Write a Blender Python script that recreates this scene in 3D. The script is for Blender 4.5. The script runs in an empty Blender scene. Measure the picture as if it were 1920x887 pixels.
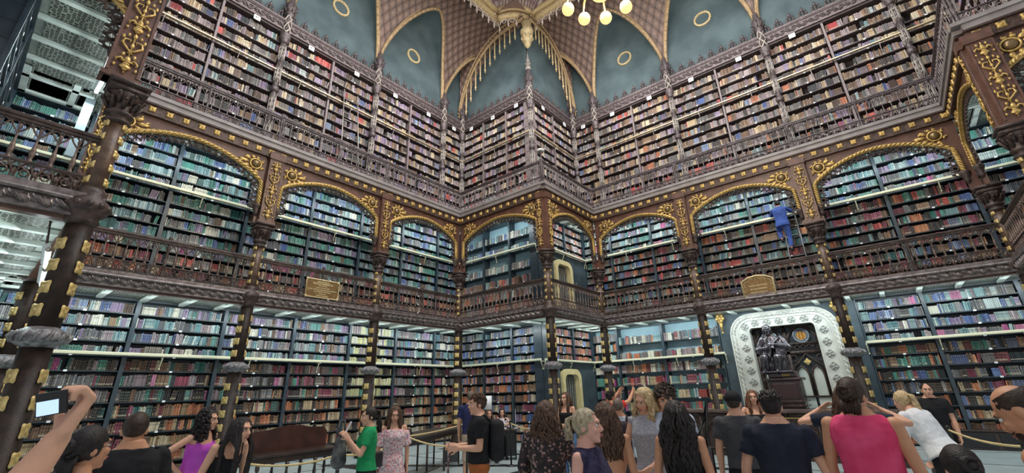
import bpy, bmesh, math, random
import numpy as np
from mathutils import Vector, Matrix, Quaternion
random.seed(7)
PI = math.pi
SC = bpy.context.scene
COL = SC.collection

# ------------------------------------------------------------------ camera
CAM_F, CAM_CX, CAM_CY = 833.1, 960.0, 409.9
CAM_H = 1.62
_y, _p, _r = [math.radians(v) for v in (39.056, 21.635, -1.708)]
FW = Vector((math.cos(_y)*math.cos(_p), math.sin(_y)*math.cos(_p), math.sin(_p)))
_rt = Vector((math.sin(_y), -math.cos(_y), 0)); _up = _rt.cross(FW)
CR = _rt*math.cos(_r) + _up*math.sin(_r)
CU = -_rt*math.sin(_r) + _up*math.cos(_r)
cam_data = bpy.data.cameras.new('camera')
cam = bpy.data.objects.new('camera', cam_data)
COL.objects.link(cam)
cam_data.sensor_width = 36.0
cam_data.lens = CAM_F/1920*36
cam_data.shift_y = -(443.5-CAM_CY)/1920
cam_data.clip_start = 0.05
cam_data.clip_end = 200
M = Matrix((CR, CU, -FW)).transposed().to_4x4(); M.translation = Vector((0, 0, CAM_H))
cam.matrix_world = M
SC.camera = cam
def project(p):
    d = Vector(p)-Vector((0, 0, CAM_H)); z = d.dot(FW)
    if z < .1: return (-9999, -9999, .1)
    return (CAM_CX+CAM_F*d.dot(CR)/z, CAM_CY-CAM_F*d.dot(CU)/z, z)
def at_depth(px, py, depth):
    return Vector((0, 0, CAM_H)) + depth*(FW+(px-CAM_CX)/CAM_F*CR-(py-CAM_CY)/CAM_F*CU)

# ------------------------------------------------------------------ plan of the hall (metres)
F_, L_, A_, B_, R_, C_, E_, G_ = .66, 13.06, 12.53, 8.64, 16.22, -2.97, 12.43, 8.38
D_ = 1.4                      # depth of the galleries in front of the shelves
CCX, CCY = 6.6, 2.8           # centre of the hall

# ------------------------------------------------------------------ view, world and lights
SC.view_settings.view_transform = 'Standard'
SC.view_settings.look = 'None'
SC.view_settings.gamma = 1
SC.view_settings.use_curve_mapping = False
SC.view_settings.exposure = 0.12
WORLD = bpy.data.worlds.new('world'); SC.world = WORLD; WORLD.use_nodes = True
WORLD.node_tree.nodes['Background'].inputs[0].default_value = (.93, .95, 1, 1)
WORLD.node_tree.nodes['Background'].inputs[1].default_value = .50
def area_light(name, loc, rot, sx, sy, power, color):
    l = bpy.data.lights.new(name, 'AREA'); l.shape = 'RECTANGLE'; l.size = sx; l.size_y = sy
    l.energy = power; l.color = color
    o = bpy.data.objects.new(name, l); COL.objects.link(o); o.location = loc; o.rotation_euler = rot
    return o
def point_light(name, loc, power, color, r=.1):
    l = bpy.data.lights.new(name, 'POINT'); l.energy = power; l.color = color; l.shadow_soft_size = r
    o = bpy.data.objects.new(name, l); COL.objects.link(o); o.location = loc
    return o
TUBE = (.86, .97, 1.0)
area_light('skylight_light', (CCX, CCY, 19.3), (0, 0, 0), 9, 9, 1500, (.86, .93, 1))
point_light('chandelier_light', (CCX, CCY, 10.2), 2600, (1, .84, .64), .5)
# runs: origin, rotation about z, length (gallery line), shelf start / end along s
RUNS = {
 'left':  dict(o=(F_, L_), r=0,   n=A_-F_, cols=[0, 4.05, 8.0, A_-F_]),
 'p1':    dict(o=(A_, L_), r=-90, n=L_-B_, cols=[0, L_-B_]),
 'p2':    dict(o=(A_, B_), r=0,   n=R_-A_, cols=[0, R_-A_]),
 'right': dict(o=(R_, B_), r=-90, n=B_-C_, cols=[0, 3.82, 7.74, B_-C_]),
 'q1':    dict(o=(R_, C_), r=180, n=R_-E_, cols=[0, R_-E_]),
 'q2':    dict(o=(E_, C_), r=-90, n=4.4,   cols=[0, 4.4]),
 'l1':    dict(o=(F_, G_), r=90,  n=L_-G_, cols=[0, L_-G_]),
 'l2':    dict(o=(F_-3.8, G_), r=0, n=3.8, cols=[0, 3.8]),
}
def RM(run, s=0, d=0, z=0):
    """matrix of a run: local x along the wall (to the right seen from the hall), y into the wall, z up"""
    r = RUNS[run]
    return Matrix.Translation((r['o'][0], r['o'][1], 0)) @ Matrix.Rotation(math.radians(r['r']), 4, 'Z') @ Matrix.Translation((s, d, z))
# fluorescent light hidden behind the gallery edges, washing over the shelves
for rn, a, b in (('left', -1, 12.6), ('p1', .2, 3.2), ('p2', 1.2, 4.6), ('right', -1, 12.6), ('q1', 0, 3.2), ('l1', .6, 5.2)):
    for zz, pw in ((4.02, 10.5), (8.45, 12.5)):
        m = RM(rn, (a+b)/2, .45, zz) @ Matrix.Rotation(math.radians(38), 4, 'X')
        o = area_light('gallery_light', (0, 0, 0), (0, 0, 0), b-a, .12, pw*(b-a), TUBE)
        o.matrix_world = m
        o = area_light('gallery_uplight', (0, 0, 0), (0, 0, 0), b-a, .12, (1.6 if zz < 5 else 1.2)*(b-a), TUBE)
        o.matrix_world = RM(rn, (a+b)/2, .35, zz-.20) @ Matrix.Rotation(math.radians(180), 4, 'X')
# unseen soft fill lights out in the hall, aimed at the upper gallery
for rn, a, b in (('left', 0, 12), ('p1', 0, 3), ('p2', 1, 4), ('right', 0, 12)):
    m = RM(rn, (a+b)/2, -3.0, 15.6) @ Matrix.Rotation(math.radians(62), 4, 'X')
    o = area_light('upper_gallery_fill_light', (0, 0, 0), (0, 0, 0), b-a, 1.0, 34*(b-a), (1, .93, .90))
    o.matrix_world = m

# ------------------------------------------------------------------ materials
MATS = {}
def mat(name, col, rough=.6, metal=0, col2=None, ns=6, bump=0, bs=None, spec=.5, emit=None, es=0, attr=None, coat=0):
    if name in MATS: return MATS[name]
    m = bpy.data.materials.new(name); m.use_nodes = True; MATS[name] = m
    nt = m.node_tree; b = nt.nodes['Principled BSDF']
    b.inputs['Base Color'].default_value = (*col, 1); b.inputs['Roughness'].default_value = rough
    b.inputs['Metallic'].default_value = metal; b.inputs['Specular IOR Level'].default_value = spec
    if coat: b.inputs['Coat Weight'].default_value = coat; b.inputs['Coat Roughness'].default_value = .2
    tc = nt.nodes.new('ShaderNodeTexCoord')
    if col2 is not None:
        n = nt.nodes.new('ShaderNodeTexNoise'); n.inputs['Scale'].default_value = ns; n.inputs['Detail'].default_value = 5
        r = nt.nodes.new('ShaderNodeValToRGB'); r.color_ramp.elements[0].color = (*col, 1); r.color_ramp.elements[1].color = (*col2, 1)
        r.color_ramp.elements[0].position = .38; r.color_ramp.elements[1].position = .64
        nt.links.new(tc.outputs['Object'], n.inputs['Vector']); nt.links.new(n.outputs['Fac'], r.inputs['Fac'])
        nt.links.new(r.outputs['Color'], b.inputs['Base Color'])
    if bump:
        n = nt.nodes.new('ShaderNodeTexNoise'); n.inputs['Scale'].default_value = bs or ns*4; n.inputs['Detail'].default_value = 4
        bp = nt.nodes.new('ShaderNodeBump'); bp.inputs['Strength'].default_value = bump; bp.inputs['Distance'].default_value = .02
        nt.links.new(tc.outputs['Object'], n.inputs['Vector']); nt.links.new(n.outputs['Fac'], bp.inputs['Height'])
        nt.links.new(bp.outputs['Normal'], b.inputs['Normal'])
    if emit: b.inputs['Emission Color'].default_value = (*emit, 1); b.inputs['Emission Strength'].default_value = es
    return m
IRON = mat('dark_cast_iron', (.045, .030, .026), .42, .15, (.095, .066, .056), 9, .3, spec=.35)
IRON2 = mat('brown_iron', (.052, .031, .024), .42, .15, (.11, .068, .052), 12, .3, spec=.35)
IRONG = mat('grey_purple_iron', (.07, .055, .057), .42, .3, (.16, .13, .132), 14, .4)
PEWTER = mat('aged_silver_paint', (.33, .30, .27), .4, .45, (.55, .50, .44), 10, .4)
SLATE = mat('grey_fascia_paint', (.24, .21, .20), .5, .1, (.31, .28, .27), 3)
WOODR = mat('reddish_brown_wood', (.09, .040, .025), .45, 0, (.145, .066, .043), 5, .15, coat=.2)
WOODD = mat('dark_wood', (.024, .014, .011), .38, 0, (.05, .027, .020), 4, .1, coat=.3)
GOLD = mat('gilding', (.46, .29, .085), .36, .55, (.70, .49, .18), 22, .5, 60)
GOLDP = mat('pale_gilding', (.58, .44, .22), .45, .3, (.78, .64, .38), 18, .4)
BALM1 = mat('brown_baluster_iron', (.11, .075, .06), .38, .4, (.25, .18, .15), 16, .3)
BALM2 = mat('grey_baluster_iron', (.13, .105, .105), .38, .4, (.29, .25, .25), 16, .3)
SHELF = mat('dark_blue_green_shelf', (.018, .028, .034), .4, 0, (.035, .052, .062), 3, coat=.15)
SHELFB = mat('blue_painted_upright', (.026, .040, .052), .4, 0, (.042, .064, .082), 3, coat=.15)
SHELFU = mat('brown_shelf', (.055, .042, .042), .5, 0, (.085, .065, .065), 4)
SHELFUP = mat('grey_brown_upright', (.19, .155, .155), .5, 0, (.25, .20, .20), 4)
BACKL = mat('pale_blue_back_panel', (.28, .45, .52), .6, 0, (.34, .52, .58), 2)
CREAM = mat('cream_painted_rail', (.72, .70, .50), .4, .1)
CEILP = mat('pale_green_ceiling_paint', (.55, .62, .56), .6, 0, (.66, .72, .66), 4)
TEAL = mat('teal_wall_paint', (.085, .155, .175), .7, 0, (.15, .235, .25), 1.6, .1, 30)
TEALD = mat('dark_teal_wall', (.032, .050, .062), .6, 0, (.055, .082, .098), 2.5)
WHITE = mat('white_card', (.85, .88, .90), .5)
BLACK = mat('black_paint', (.012, .012, .013), .4)
MARBLE = mat('white_marble', (.54, .55, .50), .4, 0, (.68, .69, .63), 3, .15, 20)
MARBLEG = mat('grey_marble_relief', (.30, .31, .29), .5, 0, (.42, .43, .40), 12, .3)
YMARBLE = mat('yellow_painted_door_frame', (.62, .52, .25), .45, 0, (.72, .63, .36), 4)
BRONZE = mat('dark_bronze', (.07, .065, .075), .18, .8, (.18, .17, .19), 7, .2)
BRASSP = mat('plaque_bronze', (.17, .10, .035), .45, .5, (.25, .15, .06), 10, .3)
ROPE = mat('yellow_rope', (.62, .47, .20), .7, 0, (.75, .60, .32), 60)
GLASSW = mat('frosted_window_glass', (.60, .66, .60), .3, 0, (.68, .74, .68), 3)
GOLDY = mat('yellow_gilding', (.58, .41, .14), .42, .35, (.78, .60, .26), 22, .4, 60)
AMBER = mat('amber_glass', (.45, .19, .02), .3, 0, (.60, .28, .05), 8)

# ------------------------------------------------------------------ mesh helpers
class MB:
    def __init__(s): s.v = []; s.f = []
    def add(s, vs, fs, m=None):
        k = len(s.v)
        s.v.extend([tuple(m @ Vector(v)) for v in vs] if m is not None else [tuple(v) for v in vs])
        s.f.extend([tuple(i+k for i in f) for f in fs]); return s
    def box(s, x0, x1, y0, y1, z0, z1, m=None):
        vs = [(x0,y0,z0),(x1,y0,z0),(x1,y1,z0),(x0,y1,z0),(x0,y0,z1),(x1,y0,z1),(x1,y1,z1),(x0,y1,z1)]
        return s.add(vs, [(0,3,2,1),(4,5,6,7),(0,1,5,4),(1,2,6,5),(2,3,7,6),(3,0,4,7)], m)
    def bevbox(s, x0, x1, y0, y1, z0, z1, b=.01, m=None):
        bm = bmesh.new(); bmesh.ops.create_cube(bm, size=1)
        for v in bm.verts: v.co = Vector((x0+(v.co.x+.5)*(x1-x0), y0+(v.co.y+.5)*(y1-y0), z0+(v.co.z+.5)*(z1-z0)))
        bmesh.ops.bevel(bm, geom=list(bm.edges), offset=b, segments=2, affect='EDGES', profile=.5)
        bm.verts.index_update()
        s.add([v.co for v in bm.verts], [[v.index for v in f.verts] for f in bm.faces], m); bm.free(); return s
    def lathe(s, prof, n=12, m=None, cap=True):
        vs = []; fs = []
        for r, z in prof:
            for i in range(n):
                a = 2*PI*i/n; vs.append((r*math.cos(a), r*math.sin(a), z))
        for j in range(len(prof)-1):
            for i in range(n):
                k = (i+1) % n; fs.append((j*n+i, j*n+k, (j+1)*n+k, (j+1)*n+i))
        if cap:
            fs.append(tuple(reversed(range(n)))); fs.append(tuple((len(prof)-1)*n+i for i in range(n)))
        return s.add(vs, fs, m)
    def tube(s, pts, r, n=6, m=None, closed=False, flat=1, twist=0):
        pts = [Vector(p) for p in pts]; N = len(pts)
        rs = r if isinstance(r, (list, tuple)) else [r]*N
        vs = []; fs = []; u = None
        for i, p in enumerate(pts):
            if closed: t = pts[(i+1) % N]-pts[i-1]
            else: t = pts[min(i+1, N-1)]-pts[max(i-1, 0)]
            if t.length < 1e-9: t = Vector((0, 0, 1))
            t.normalize()
            if u is None:
                u = Vector((0, 0, 1)).cross(t)
                if u.length < .1: u = Vector((0, 1, 0)).cross(t)
                if u.length < .1: u = Vector((1, 0, 0))
            u = (u-t*u.dot(t)).normalized(); w = t.cross(u)
            tw = twist*i
            for k in range(n):
                a = 2*PI*k/n
                ca, sa = math.cos(a), math.sin(a)*flat
                c2 = ca*math.cos(tw)-sa*math.sin(tw); s2 = ca*math.sin(tw)+sa*math.cos(tw)
                vs.append(p+(u*c2+w*s2)*rs[i])
        M2 = N if closed else N-1
        for i in range(M2):
            for k in range(n):
                a = i*n+k; b = i*n+(k+1) % n; c = ((i+1) % N)*n+(k+1) % n; d = ((i+1) % N)*n+k
                fs.append((a, b, c, d))
        if not closed: fs.append(tuple(reversed(range(n)))); fs.append(tuple((N-1)*n+k for k in range(n)))
        return s.add(vs, fs, m)
    def ball(s, c, r, n=8, rings=6, m=None):
        rx, ry, rz = r if isinstance(r, (tuple, list)) else (r, r, r)
        vs = [(c[0], c[1], c[2]-rz)]; fs = []
        for j in range(1, rings):
            ph = -PI/2+PI*j/rings
            for i in range(n):
                a = 2*PI*i/n; vs.append((c[0]+rx*math.cos(ph)*math.cos(a), c[1]+ry*math.cos(ph)*math.sin(a), c[2]+rz*math.sin(ph)))
        vs.append((c[0], c[1], c[2]+rz)); T = len(vs)-1
        for i in range(n): fs.append((0, 1+(i+1) % n, 1+i))
        for j in range(rings-2):
            for i in range(n):
                k = (i+1) % n; fs.append((1+j*n+i, 1+j*n+k, 1+(j+1)*n+k, 1+(j+1)*n+i))
        b = 1+(rings-2)*n
        for i in range(n): fs.append((b+i, b+(i+1) % n, T))
        return s.add(vs, fs, m)
    def prism(s, poly, y0, y1, m=None):          # polygon in (x,z), extruded along y
        n = len(poly); vs = [(x, y0, z) for x, z in poly]+[(x, y1, z) for x, z in poly]
        fs = [tuple(range(n)), tuple(reversed(range(n, 2*n)))]
        for i in range(n):
            j = (i+1) % n; fs.append((i, i+n, j+n, j))
        return s.add(vs, fs, m)
    def strip(s, lo, hi, y0, y1, m=None):        # solid between two (x,z) polylines of equal length
        n = len(lo); vs = []
        for y in (y0, y1):
            vs += [(x, y, z) for x, z in lo]+[(x, y, z) for x, z in hi]
        fs = []; o = 2*n
        for i in range(n-1):
            fs.append((i, i+1, n+i+1, n+i)); fs.append((o+i, o+n+i, o+n+i+1, o+i+1))
            fs.append((i, o+i, o+i+1, i+1)); fs.append((n+i, n+i+1, o+n+i+1, o+n+i))
        fs.append((0, n, o+n, o)); fs.append((n-1, o+n-1, o+2*n-1, 2*n-1))
        return s.add(vs, fs, m)
    def mesh(s, name, m, smooth=False):
        me = bpy.data.meshes.new(name); me.from_pydata(s.v, [], s.f)
        if m: me.materials.append(m)
        if smooth: me.shade_smooth()
        return me
    def build(s, name, m, parent=None, smooth=False, mw=None):
        return link(name, s.mesh(name, m, smooth), parent, mw)
def link(name, me, parent=None, mw=None):
    o = bpy.data.objects.new(name, me); COL.objects.link(o)
    if parent is not None: o.parent = parent
    if mw is not None: o.matrix_local = mw
    return o
def thing(name, label, cat, mw=None, group=None):
    o = bpy.data.objects.new(name, None); COL.objects.link(o); o.empty_display_size = .1
    if mw is not None: o.matrix_world = mw
    o['label'] = label; o['category'] = cat
    if group: o['group'] = group
    return o
def tag(o, label, cat, group=None):
    o['label'] = label; o['category'] = cat
    if group: o['group'] = group
    return o
def struct(o): o['kind'] = 'structure'; return o
def T(x=0, y=0, z=0): return Matrix.Translation((x, y, z))
def RZ(d): return Matrix.Rotation(math.radians(d), 4, 'Z')
def RX(d): return Matrix.Rotation(math.radians(d), 4, 'X')
def RY(d): return Matrix.Rotation(math.radians(d), 4, 'Y')
def SCL(x, y=None, z=None):
    if y is None: y = z = x
    return Matrix.Diagonal((x, y, z, 1))

WHERE = {'left': 'left wall', 'p1': 'left face of the corner pier', 'p2': 'right face of the corner pier', 'right': 'right wall',
         'q1': 'side face of the right-hand pier', 'q2': 'front face of the right-hand pier', 'l1': 'side face of the left-hand pier', 'l2': 'front face of the left-hand pier'}
ORD = ['first', 'second', 'third', 'fourth', 'fifth', 'sixth', 'seventh', 'eighth', 'ninth', 'tenth', 'eleventh', 'twelfth', 'thirteenth', 'fourteenth']
def text_mesh(body, size, m, parent, mw):
    cu = bpy.data.curves.new('lettering', 'FONT'); cu.body = body; cu.size = size; cu.align_x = 'CENTER'; cu.align_y = 'CENTER'; cu.extrude = .003; cu.resolution_u = 3
    o = bpy.data.objects.new('tmp_text', cu); COL.objects.link(o); bpy.context.view_layer.update()
    me = bpy.data.meshes.new_from_object(o.evaluated_get(bpy.context.evaluated_depsgraph_get())); bpy.data.objects.remove(o)
    me.name = 'lettering'; me.materials.clear(); me.materials.append(m)
    return link('lettering', me, parent, mw)
# ------------------------------------------------------------------ structure: floor, gallery floors and ceilings, walls, vault
def floor_material():
    m = bpy.data.materials.new('marble_floor'); m.use_nodes = True; nt = m.node_tree; b = nt.nodes['Principled BSDF']
    tc = nt.nodes.new('ShaderNodeTexCoord'); mp = nt.nodes.new('ShaderNodeMapping')
    br = nt.nodes.new('ShaderNodeTexBrick'); br.offset = 0
    br.inputs['Scale'].default_value = 1; br.inputs['Brick Width'].default_value = 2.4; br.inputs['Row Height'].default_value = 2.4
    br.inputs['Mortar Size'].default_value = .035; br.inputs['Mortar Smooth'].default_value = .0
    br.inputs['Color1'].default_value = (.55, .66, .66, 1); br.inputs['Color2'].default_value = (.47, .58, .59, 1); br.inputs['Mortar'].default_value = (.03, .032, .034, 1)
    n = nt.nodes.new('ShaderNodeTexNoise'); n.inputs['Scale'].default_value = 2.2; n.inputs['Detail'].default_value = 8
    mx = nt.nodes.new('ShaderNodeMix'); mx.data_type = 'RGBA'; mx.blend_type = 'MULTIPLY'; mx.inputs['Factor'].default_value = .35
    nt.links.new(tc.outputs['Object'], mp.inputs['Vector']); nt.links.new(mp.outputs['Vector'], br.inputs['Vector'])
    nt.links.new(tc.outputs['Object'], n.inputs['Vector'])
    nt.links.new(br.outputs['Color'], mx.inputs['A']); nt.links.new(n.outputs['Fac'], mx.inputs['B'])
    nt.links.new(mx.outputs['Result'], b.inputs['Base Color']); b.inputs['Roughness'].default_value = .25
    return m
X0, X1, Y0, Y1 = F_-3.8, R_+2.2, C_-5.2, L_+2.2
struct(MB().box(X0-1, X1, Y0, Y1, -.1, 0).build('floor', floor_material()))
band = MB()
band.box(7.2, 7.5, 0, 12.6, 0, .004); band.box(2, 15.5, 7.05, 7.3, 0, .004); band.box(11.2, 11.5, 0, 12.6, 0, .004)
band.add([(7.3, 12.5, .006), (6.95, 12.5, .006), (11.1, 4.6, .006), (11.45, 4.6, .006)], [(0, 1, 2, 3)])
struct(band.build('trim_1', mat('black_floor_inlay', (.02, .022, .024), .25)))

# outlines of the gallery slab as boxes: (x0,x1,y0,y1)
SLABS = [(F_, A_+D_, L_, L_+1.78), (A_, A_+1.78, B_+D_, L_), (A_, R_+D_, B_, B_+1.78), (R_, R_+1.78, C_-D_, B_),
         (E_, R_+D_, C_-1.78, C_), (E_, E_+1.78, C_-4.4, C_-1.78), (F_-1.78, F_, G_, L_+1.78), (F_-3.8, F_-1.78, G_, G_+1.78)]
def slab(z0, z1, tag_):
    m = MB()
    for a, b, c, d in SLABS: m.box(a, b, c, d, z0, z1)
    struct(m.build('floor_'+tag_, SLATE))
    m = MB()
    for a, b, c, d in SLABS: m.box(a+.06, b, c+.06, d-.02, z0-.03, z0-.002)
    struct(m.build('ceiling_'+tag_, CEILP))
slab(4.2, 4.44, 'lower_gallery'); slab(8.80, 9.04, 'upper_gallery')
# pale beams and pierced panels under the galleries
pierced = bpy.data.materials.new('pierced_grille_panel'); pierced.use_nodes = True
_nt = pierced.node_tree; _b = _nt.nodes['Principled BSDF']
_tc = _nt.nodes.new('ShaderNodeTexCoord'); _v = _nt.nodes.new('ShaderNodeTexVoronoi'); _v.inputs['Scale'].default_value = 15; _v.feature = 'DISTANCE_TO_EDGE'; _v.inputs['Randomness'].default_value = .35
_rp = _nt.nodes.new('ShaderNodeValToRGB'); _rp.color_ramp.elements[0].position = .05; _rp.color_ramp.elements[0].color = (.30, .33, .27, 1)
_rp.color_ramp.elements[1].position = .14; _rp.color_ramp.elements[1].color = (.03, .035, .03, 1)
_nt.links.new(_tc.outputs['Object'], _v.inputs['Vector']); _nt.links.new(_v.outputs['Distance'], _rp.inputs['Fac']); _nt.links.new(_rp.outputs['Color'], _b.inputs['Base Color'])
for z, nm in ((4.17, 'lower'), (8.77, 'upper')):
    bm_ = MB(); gp = MB()
    for rn, a, b in (('left', -1.3, 13), ('p1', 0, 3), ('p2', 1.5, 5), ('right', -1.3, 13), ('q1', 0, 2.3), ('l1', .2, 6), ('q2', 1, 4)):
        n = int((b-a)/.8)
        for i in range(n+1):
            s = a+(b-a)*i/n
            bm_.box(s-.06, s+.06, .12, 1.38, z-.10, z-.032, RM(rn))
            if i < n: gp.box(s+.1, s+(b-a)/n-.1, .25, 1.25, z-.045, z-.031, RM(rn))
    struct(bm_.build('trim_beams_'+nm, CEILP))
    struct(gp.build('trim_grilles_'+nm, pierced))

# walls behind the shelves: solid up to the vault springing, blue above the cresting
WS = .42      # distance of the wall face behind the shelf front
def wallbox(name, rn, a, b, z0, z1, m, d=None):
    d = D_+WS if d is None else d
    return struct(MB().box(a, b, d, d+.25, z0, z1, RM(rn)).build(name, m))
wallbox('wall_left', 'left', -D_-.5, 13.8, 0, 14.6, SHELF)
wallbox('wall_pier_left', 'p1', -1.9, 4.42-D_-WS, 0, 14.6, SHELF)
wallbox('wall_pier_right', 'p2', D_+WS, 5.6, 0, 14.6, SHELF)
wallbox('wall_right', 'right', -1.9, 13.6, 0, 14.6, SHELF)
wallbox('wall_far_right_side', 'q1', -1.9, 2, 0, 14.6, SHELF)
wallbox('wall_far_right_front', 'q2', D_+WS, 4.4, 0, 14.6, SHELF)
wallbox('wall_far_left_side', 'l1', D_+WS, 6.7, 0, 14.6, SHELF)
wallbox('wall_far_left_front', 'l2', 0, 2, 0, 14.6, SHELF)

# vault ------------------------------------------------------------
ZS, VH, VW = 15.1, 4.5, 3.3
def cove(u): u = min(max(u, 0), VW); return ZS+VH*math.sqrt(max(0, 1-((VW-u)/VW)**2))
def coveinv(z):
    q = min(max((z-ZS)/VH, 0), 1); return VW-VW*math.sqrt(1-q*q)
def lun(t): t = min(max(t, 0), 1); return (1-(1-t)**1.75)**.60
def scale_material(name, base, light, line, su, sv):
    m = bpy.data.materials.new(name); m.use_nodes = True; nt = m.node_tree; b = nt.nodes['Principled BSDF']; b.inputs['Roughness'].default_value = .55
    uv = nt.nodes.new('ShaderNodeUVMap'); sep = nt.nodes.new('ShaderNodeSeparateXYZ'); nt.links.new(uv.outputs[0], sep.inputs[0])
    def mth(op, a, bb=None, **k):
        n = nt.nodes.new('ShaderNodeMath'); n.operation = op
        for i, q in enumerate((a, bb)):
            if q is None: continue
            if isinstance(q, (int, float)): n.inputs[i].default_value = q
            else: nt.links.new(q, n.inputs[i])
        return n.outputs[0]
    cu = mth('COSINE', mth('MULTIPLY', sep.outputs[0], su)); cv = mth('COSINE', mth('MULTIPLY', sep.outputs[1], sv))
    tot = mth('ABSOLUTE', mth('ADD', cu, cv))
    rp = nt.nodes.new('ShaderNodeValToRGB'); e = rp.color_ramp.elements
    e[0].position = .06; e[0].color = (*line, 1); e[1].position = .16; e[1].color = (*base, 1)
    e2 = e.new(.7); e2.color = (*base, 1); e3 = e.new(1.0); e3.color = (*light, 1)
    nt.links.new(mth('MULTIPLY', tot, .55), rp.inputs['Fac']); nt.links.new(rp.outputs['Color'], b.inputs['Base Color'])
    bp = nt.nodes.new('ShaderNodeBump'); bp.inputs['Strength'].default_value = .35; bp.inputs['Distance'].default_value = .04
    nt.links.new(tot, bp.inputs['Height']); nt.links.new(bp.outputs['Normal'], b.inputs['Normal'])
    return m
VAULT = scale_material('scale_patterned_vault', (.16, .105, .085), (.24, .165, .13), (.06, .04, .034), 16, 12)
BLUE = mat('weathered_blue_plaster', (.052, .082, .092), .75, 0, (.092, .135, .145), .9, .12, 12)
RIB = mat('gilt_rib', (.32, .22, .12), .5, .2, (.48, .35, .19), 14, .5, 40)
def uvmesh(name, rows, uvs, m, thick=None):
    """grid of points -> mesh with uv"""
    vs = [p for r in rows for p in r]; n = len(rows[0]); fs = []; uf = []
    fl = [q for r in uvs for q in r]
    for j in range(len(rows)-1):
        for i in range(n-1):
            f = (j*n+i, j*n+i+1, (j+1)*n+i+1, (j+1)*n+i); fs.append(f)
    me = bpy.data.meshes.new(name); me.from_pydata([tuple(v) for v in vs], [], fs); me.materials.append(m)
    l = me.uv_layers.new(name='UVMap')
    for k, f in enumerate(fs):
        for q, vi in enumerate(f): l.data[k*4+q].uv = fl[vi]
    me.shade_smooth(); return me
WALLD = D_+.12          # blue wall plane behind the cresting
def vault_side(rn, spans, lo, hi):
    """spans: (s0, s1, kind) kind 'full', 'rise' (half arch peaking at s1), 'fall'"""
    mtx = RM(rn); ribs = MB(); web = []; first = True
    for (s0, s1, kind) in spans:
        N = 28; ss = [s0+(s1-s0)*i/N for i in range(N+1)]
        def h(s):
            w = s1-s0
            if kind == 'full': t = 1-abs((s-s0)/w*2-1); H = 3.75
            elif kind == 'rise': t = (s-s0)/w; H = 3.3
            else: t = (s1-s)/w; H = 3.3
            return ZS+.25+H*lun(t)
        rows = []; uvs = []; K = 12
        for s in ss:
            u0 = coveinv(h(s)); r = []; q = []
            for k in range(K+1):
                u = u0+(VW-u0)*(k/K)**1.3; r.append(mtx @ Vector((s, WALLD-u, cove(u)))); q.append((s, cove(u)*.35+u*.9))
            rows.append(r); uvs.append(q)
        struct(link('ceiling_vault', uvmesh('vault', rows, uvs, VAULT)))
        rows = []; uvs = []                      # severy from groin back to the wall, and the wall below
        for s in ss:
            hh = h(s); u0 = coveinv(hh)
            rows.append([mtx @ Vector((s, WALLD-u0, hh)), mtx @ Vector((s, WALLD-u0*.5, hh+.0)), mtx @ Vector((s, WALLD, hh)), mtx @ Vector((s, WALLD, (hh+14.4)/2)), mtx @ Vector((s, WALLD, 14.4))])
            uvs.append([(s, k) for k in range(5)])
        struct(link('wall_blue_lunette', uvmesh('lunette', rows, uvs, BLUE)))
        g = [Vector((s, WALLD-coveinv(h(s))-.02, h(s)-.02)) for s in ss]
        ribs.tube([mtx @ p for p in g], .085, 6)
        g2 = [p+Vector((0, -.05, -.06)) for p in g]
        for p in g2[::1]:
            ribs.ball(mtx @ p, .045, 5, 4)
        g3 = [Vector((s, WALLD-coveinv(h(s))-.12, h(s)+.16)) for s in ss]
        ribs.tube([mtx @ p for p in g3], .035, 5)
        if kind == 'full':                       # wreath ring in the middle of the lunette
            c = mtx @ Vector(((s0+s1)/2, WALLD-.03, 17.3)); rg = MB()
            pts = [Vector(((s0+s1)/2+.34*math.cos(a), WALLD-.03, 17.3+.34*math.sin(a))) for a in [2*PI*i/24 for i in range(24)]]
            rg.tube([mtx @ p for p in pts], .05, 6, closed=True)
            for p in pts: rg.ball(mtx @ (p+Vector((0, -.03, 0))), .05, 5, 4)
            side = 'left' if rn == 'left' else 'right'
            tag(rg.build('wreath_ring', GOLDP), 'pale gilt wreath ring on blue lunette %s of the %s wall' % ({0: 'nearest the camera end', 1: 'in the middle', 2: 'nearest the corner pier'}[int(s0//3.9)] if rn == 'left' else {0: 'beside the corner pier', 1: 'in the middle', 2: 'at the near end'}[int(s0//3.8)], side), 'ornament')
    struct(ribs.build('trim_ribs_'+rn, RIB, smooth=True))
vault_side('left', [(0, 4.05, 'full'), (4.05, 8.0, 'full'), (8.0, 11.87, 'full'), (11.87, 13.27, 'rise')], 0, 0)
vault_side('right', [(-1.4, 0, 'fall'), (0, 3.82, 'full'), (3.82, 7.74, 'full'), (7.74, 11.61, 'full')], 0, 0)
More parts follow.
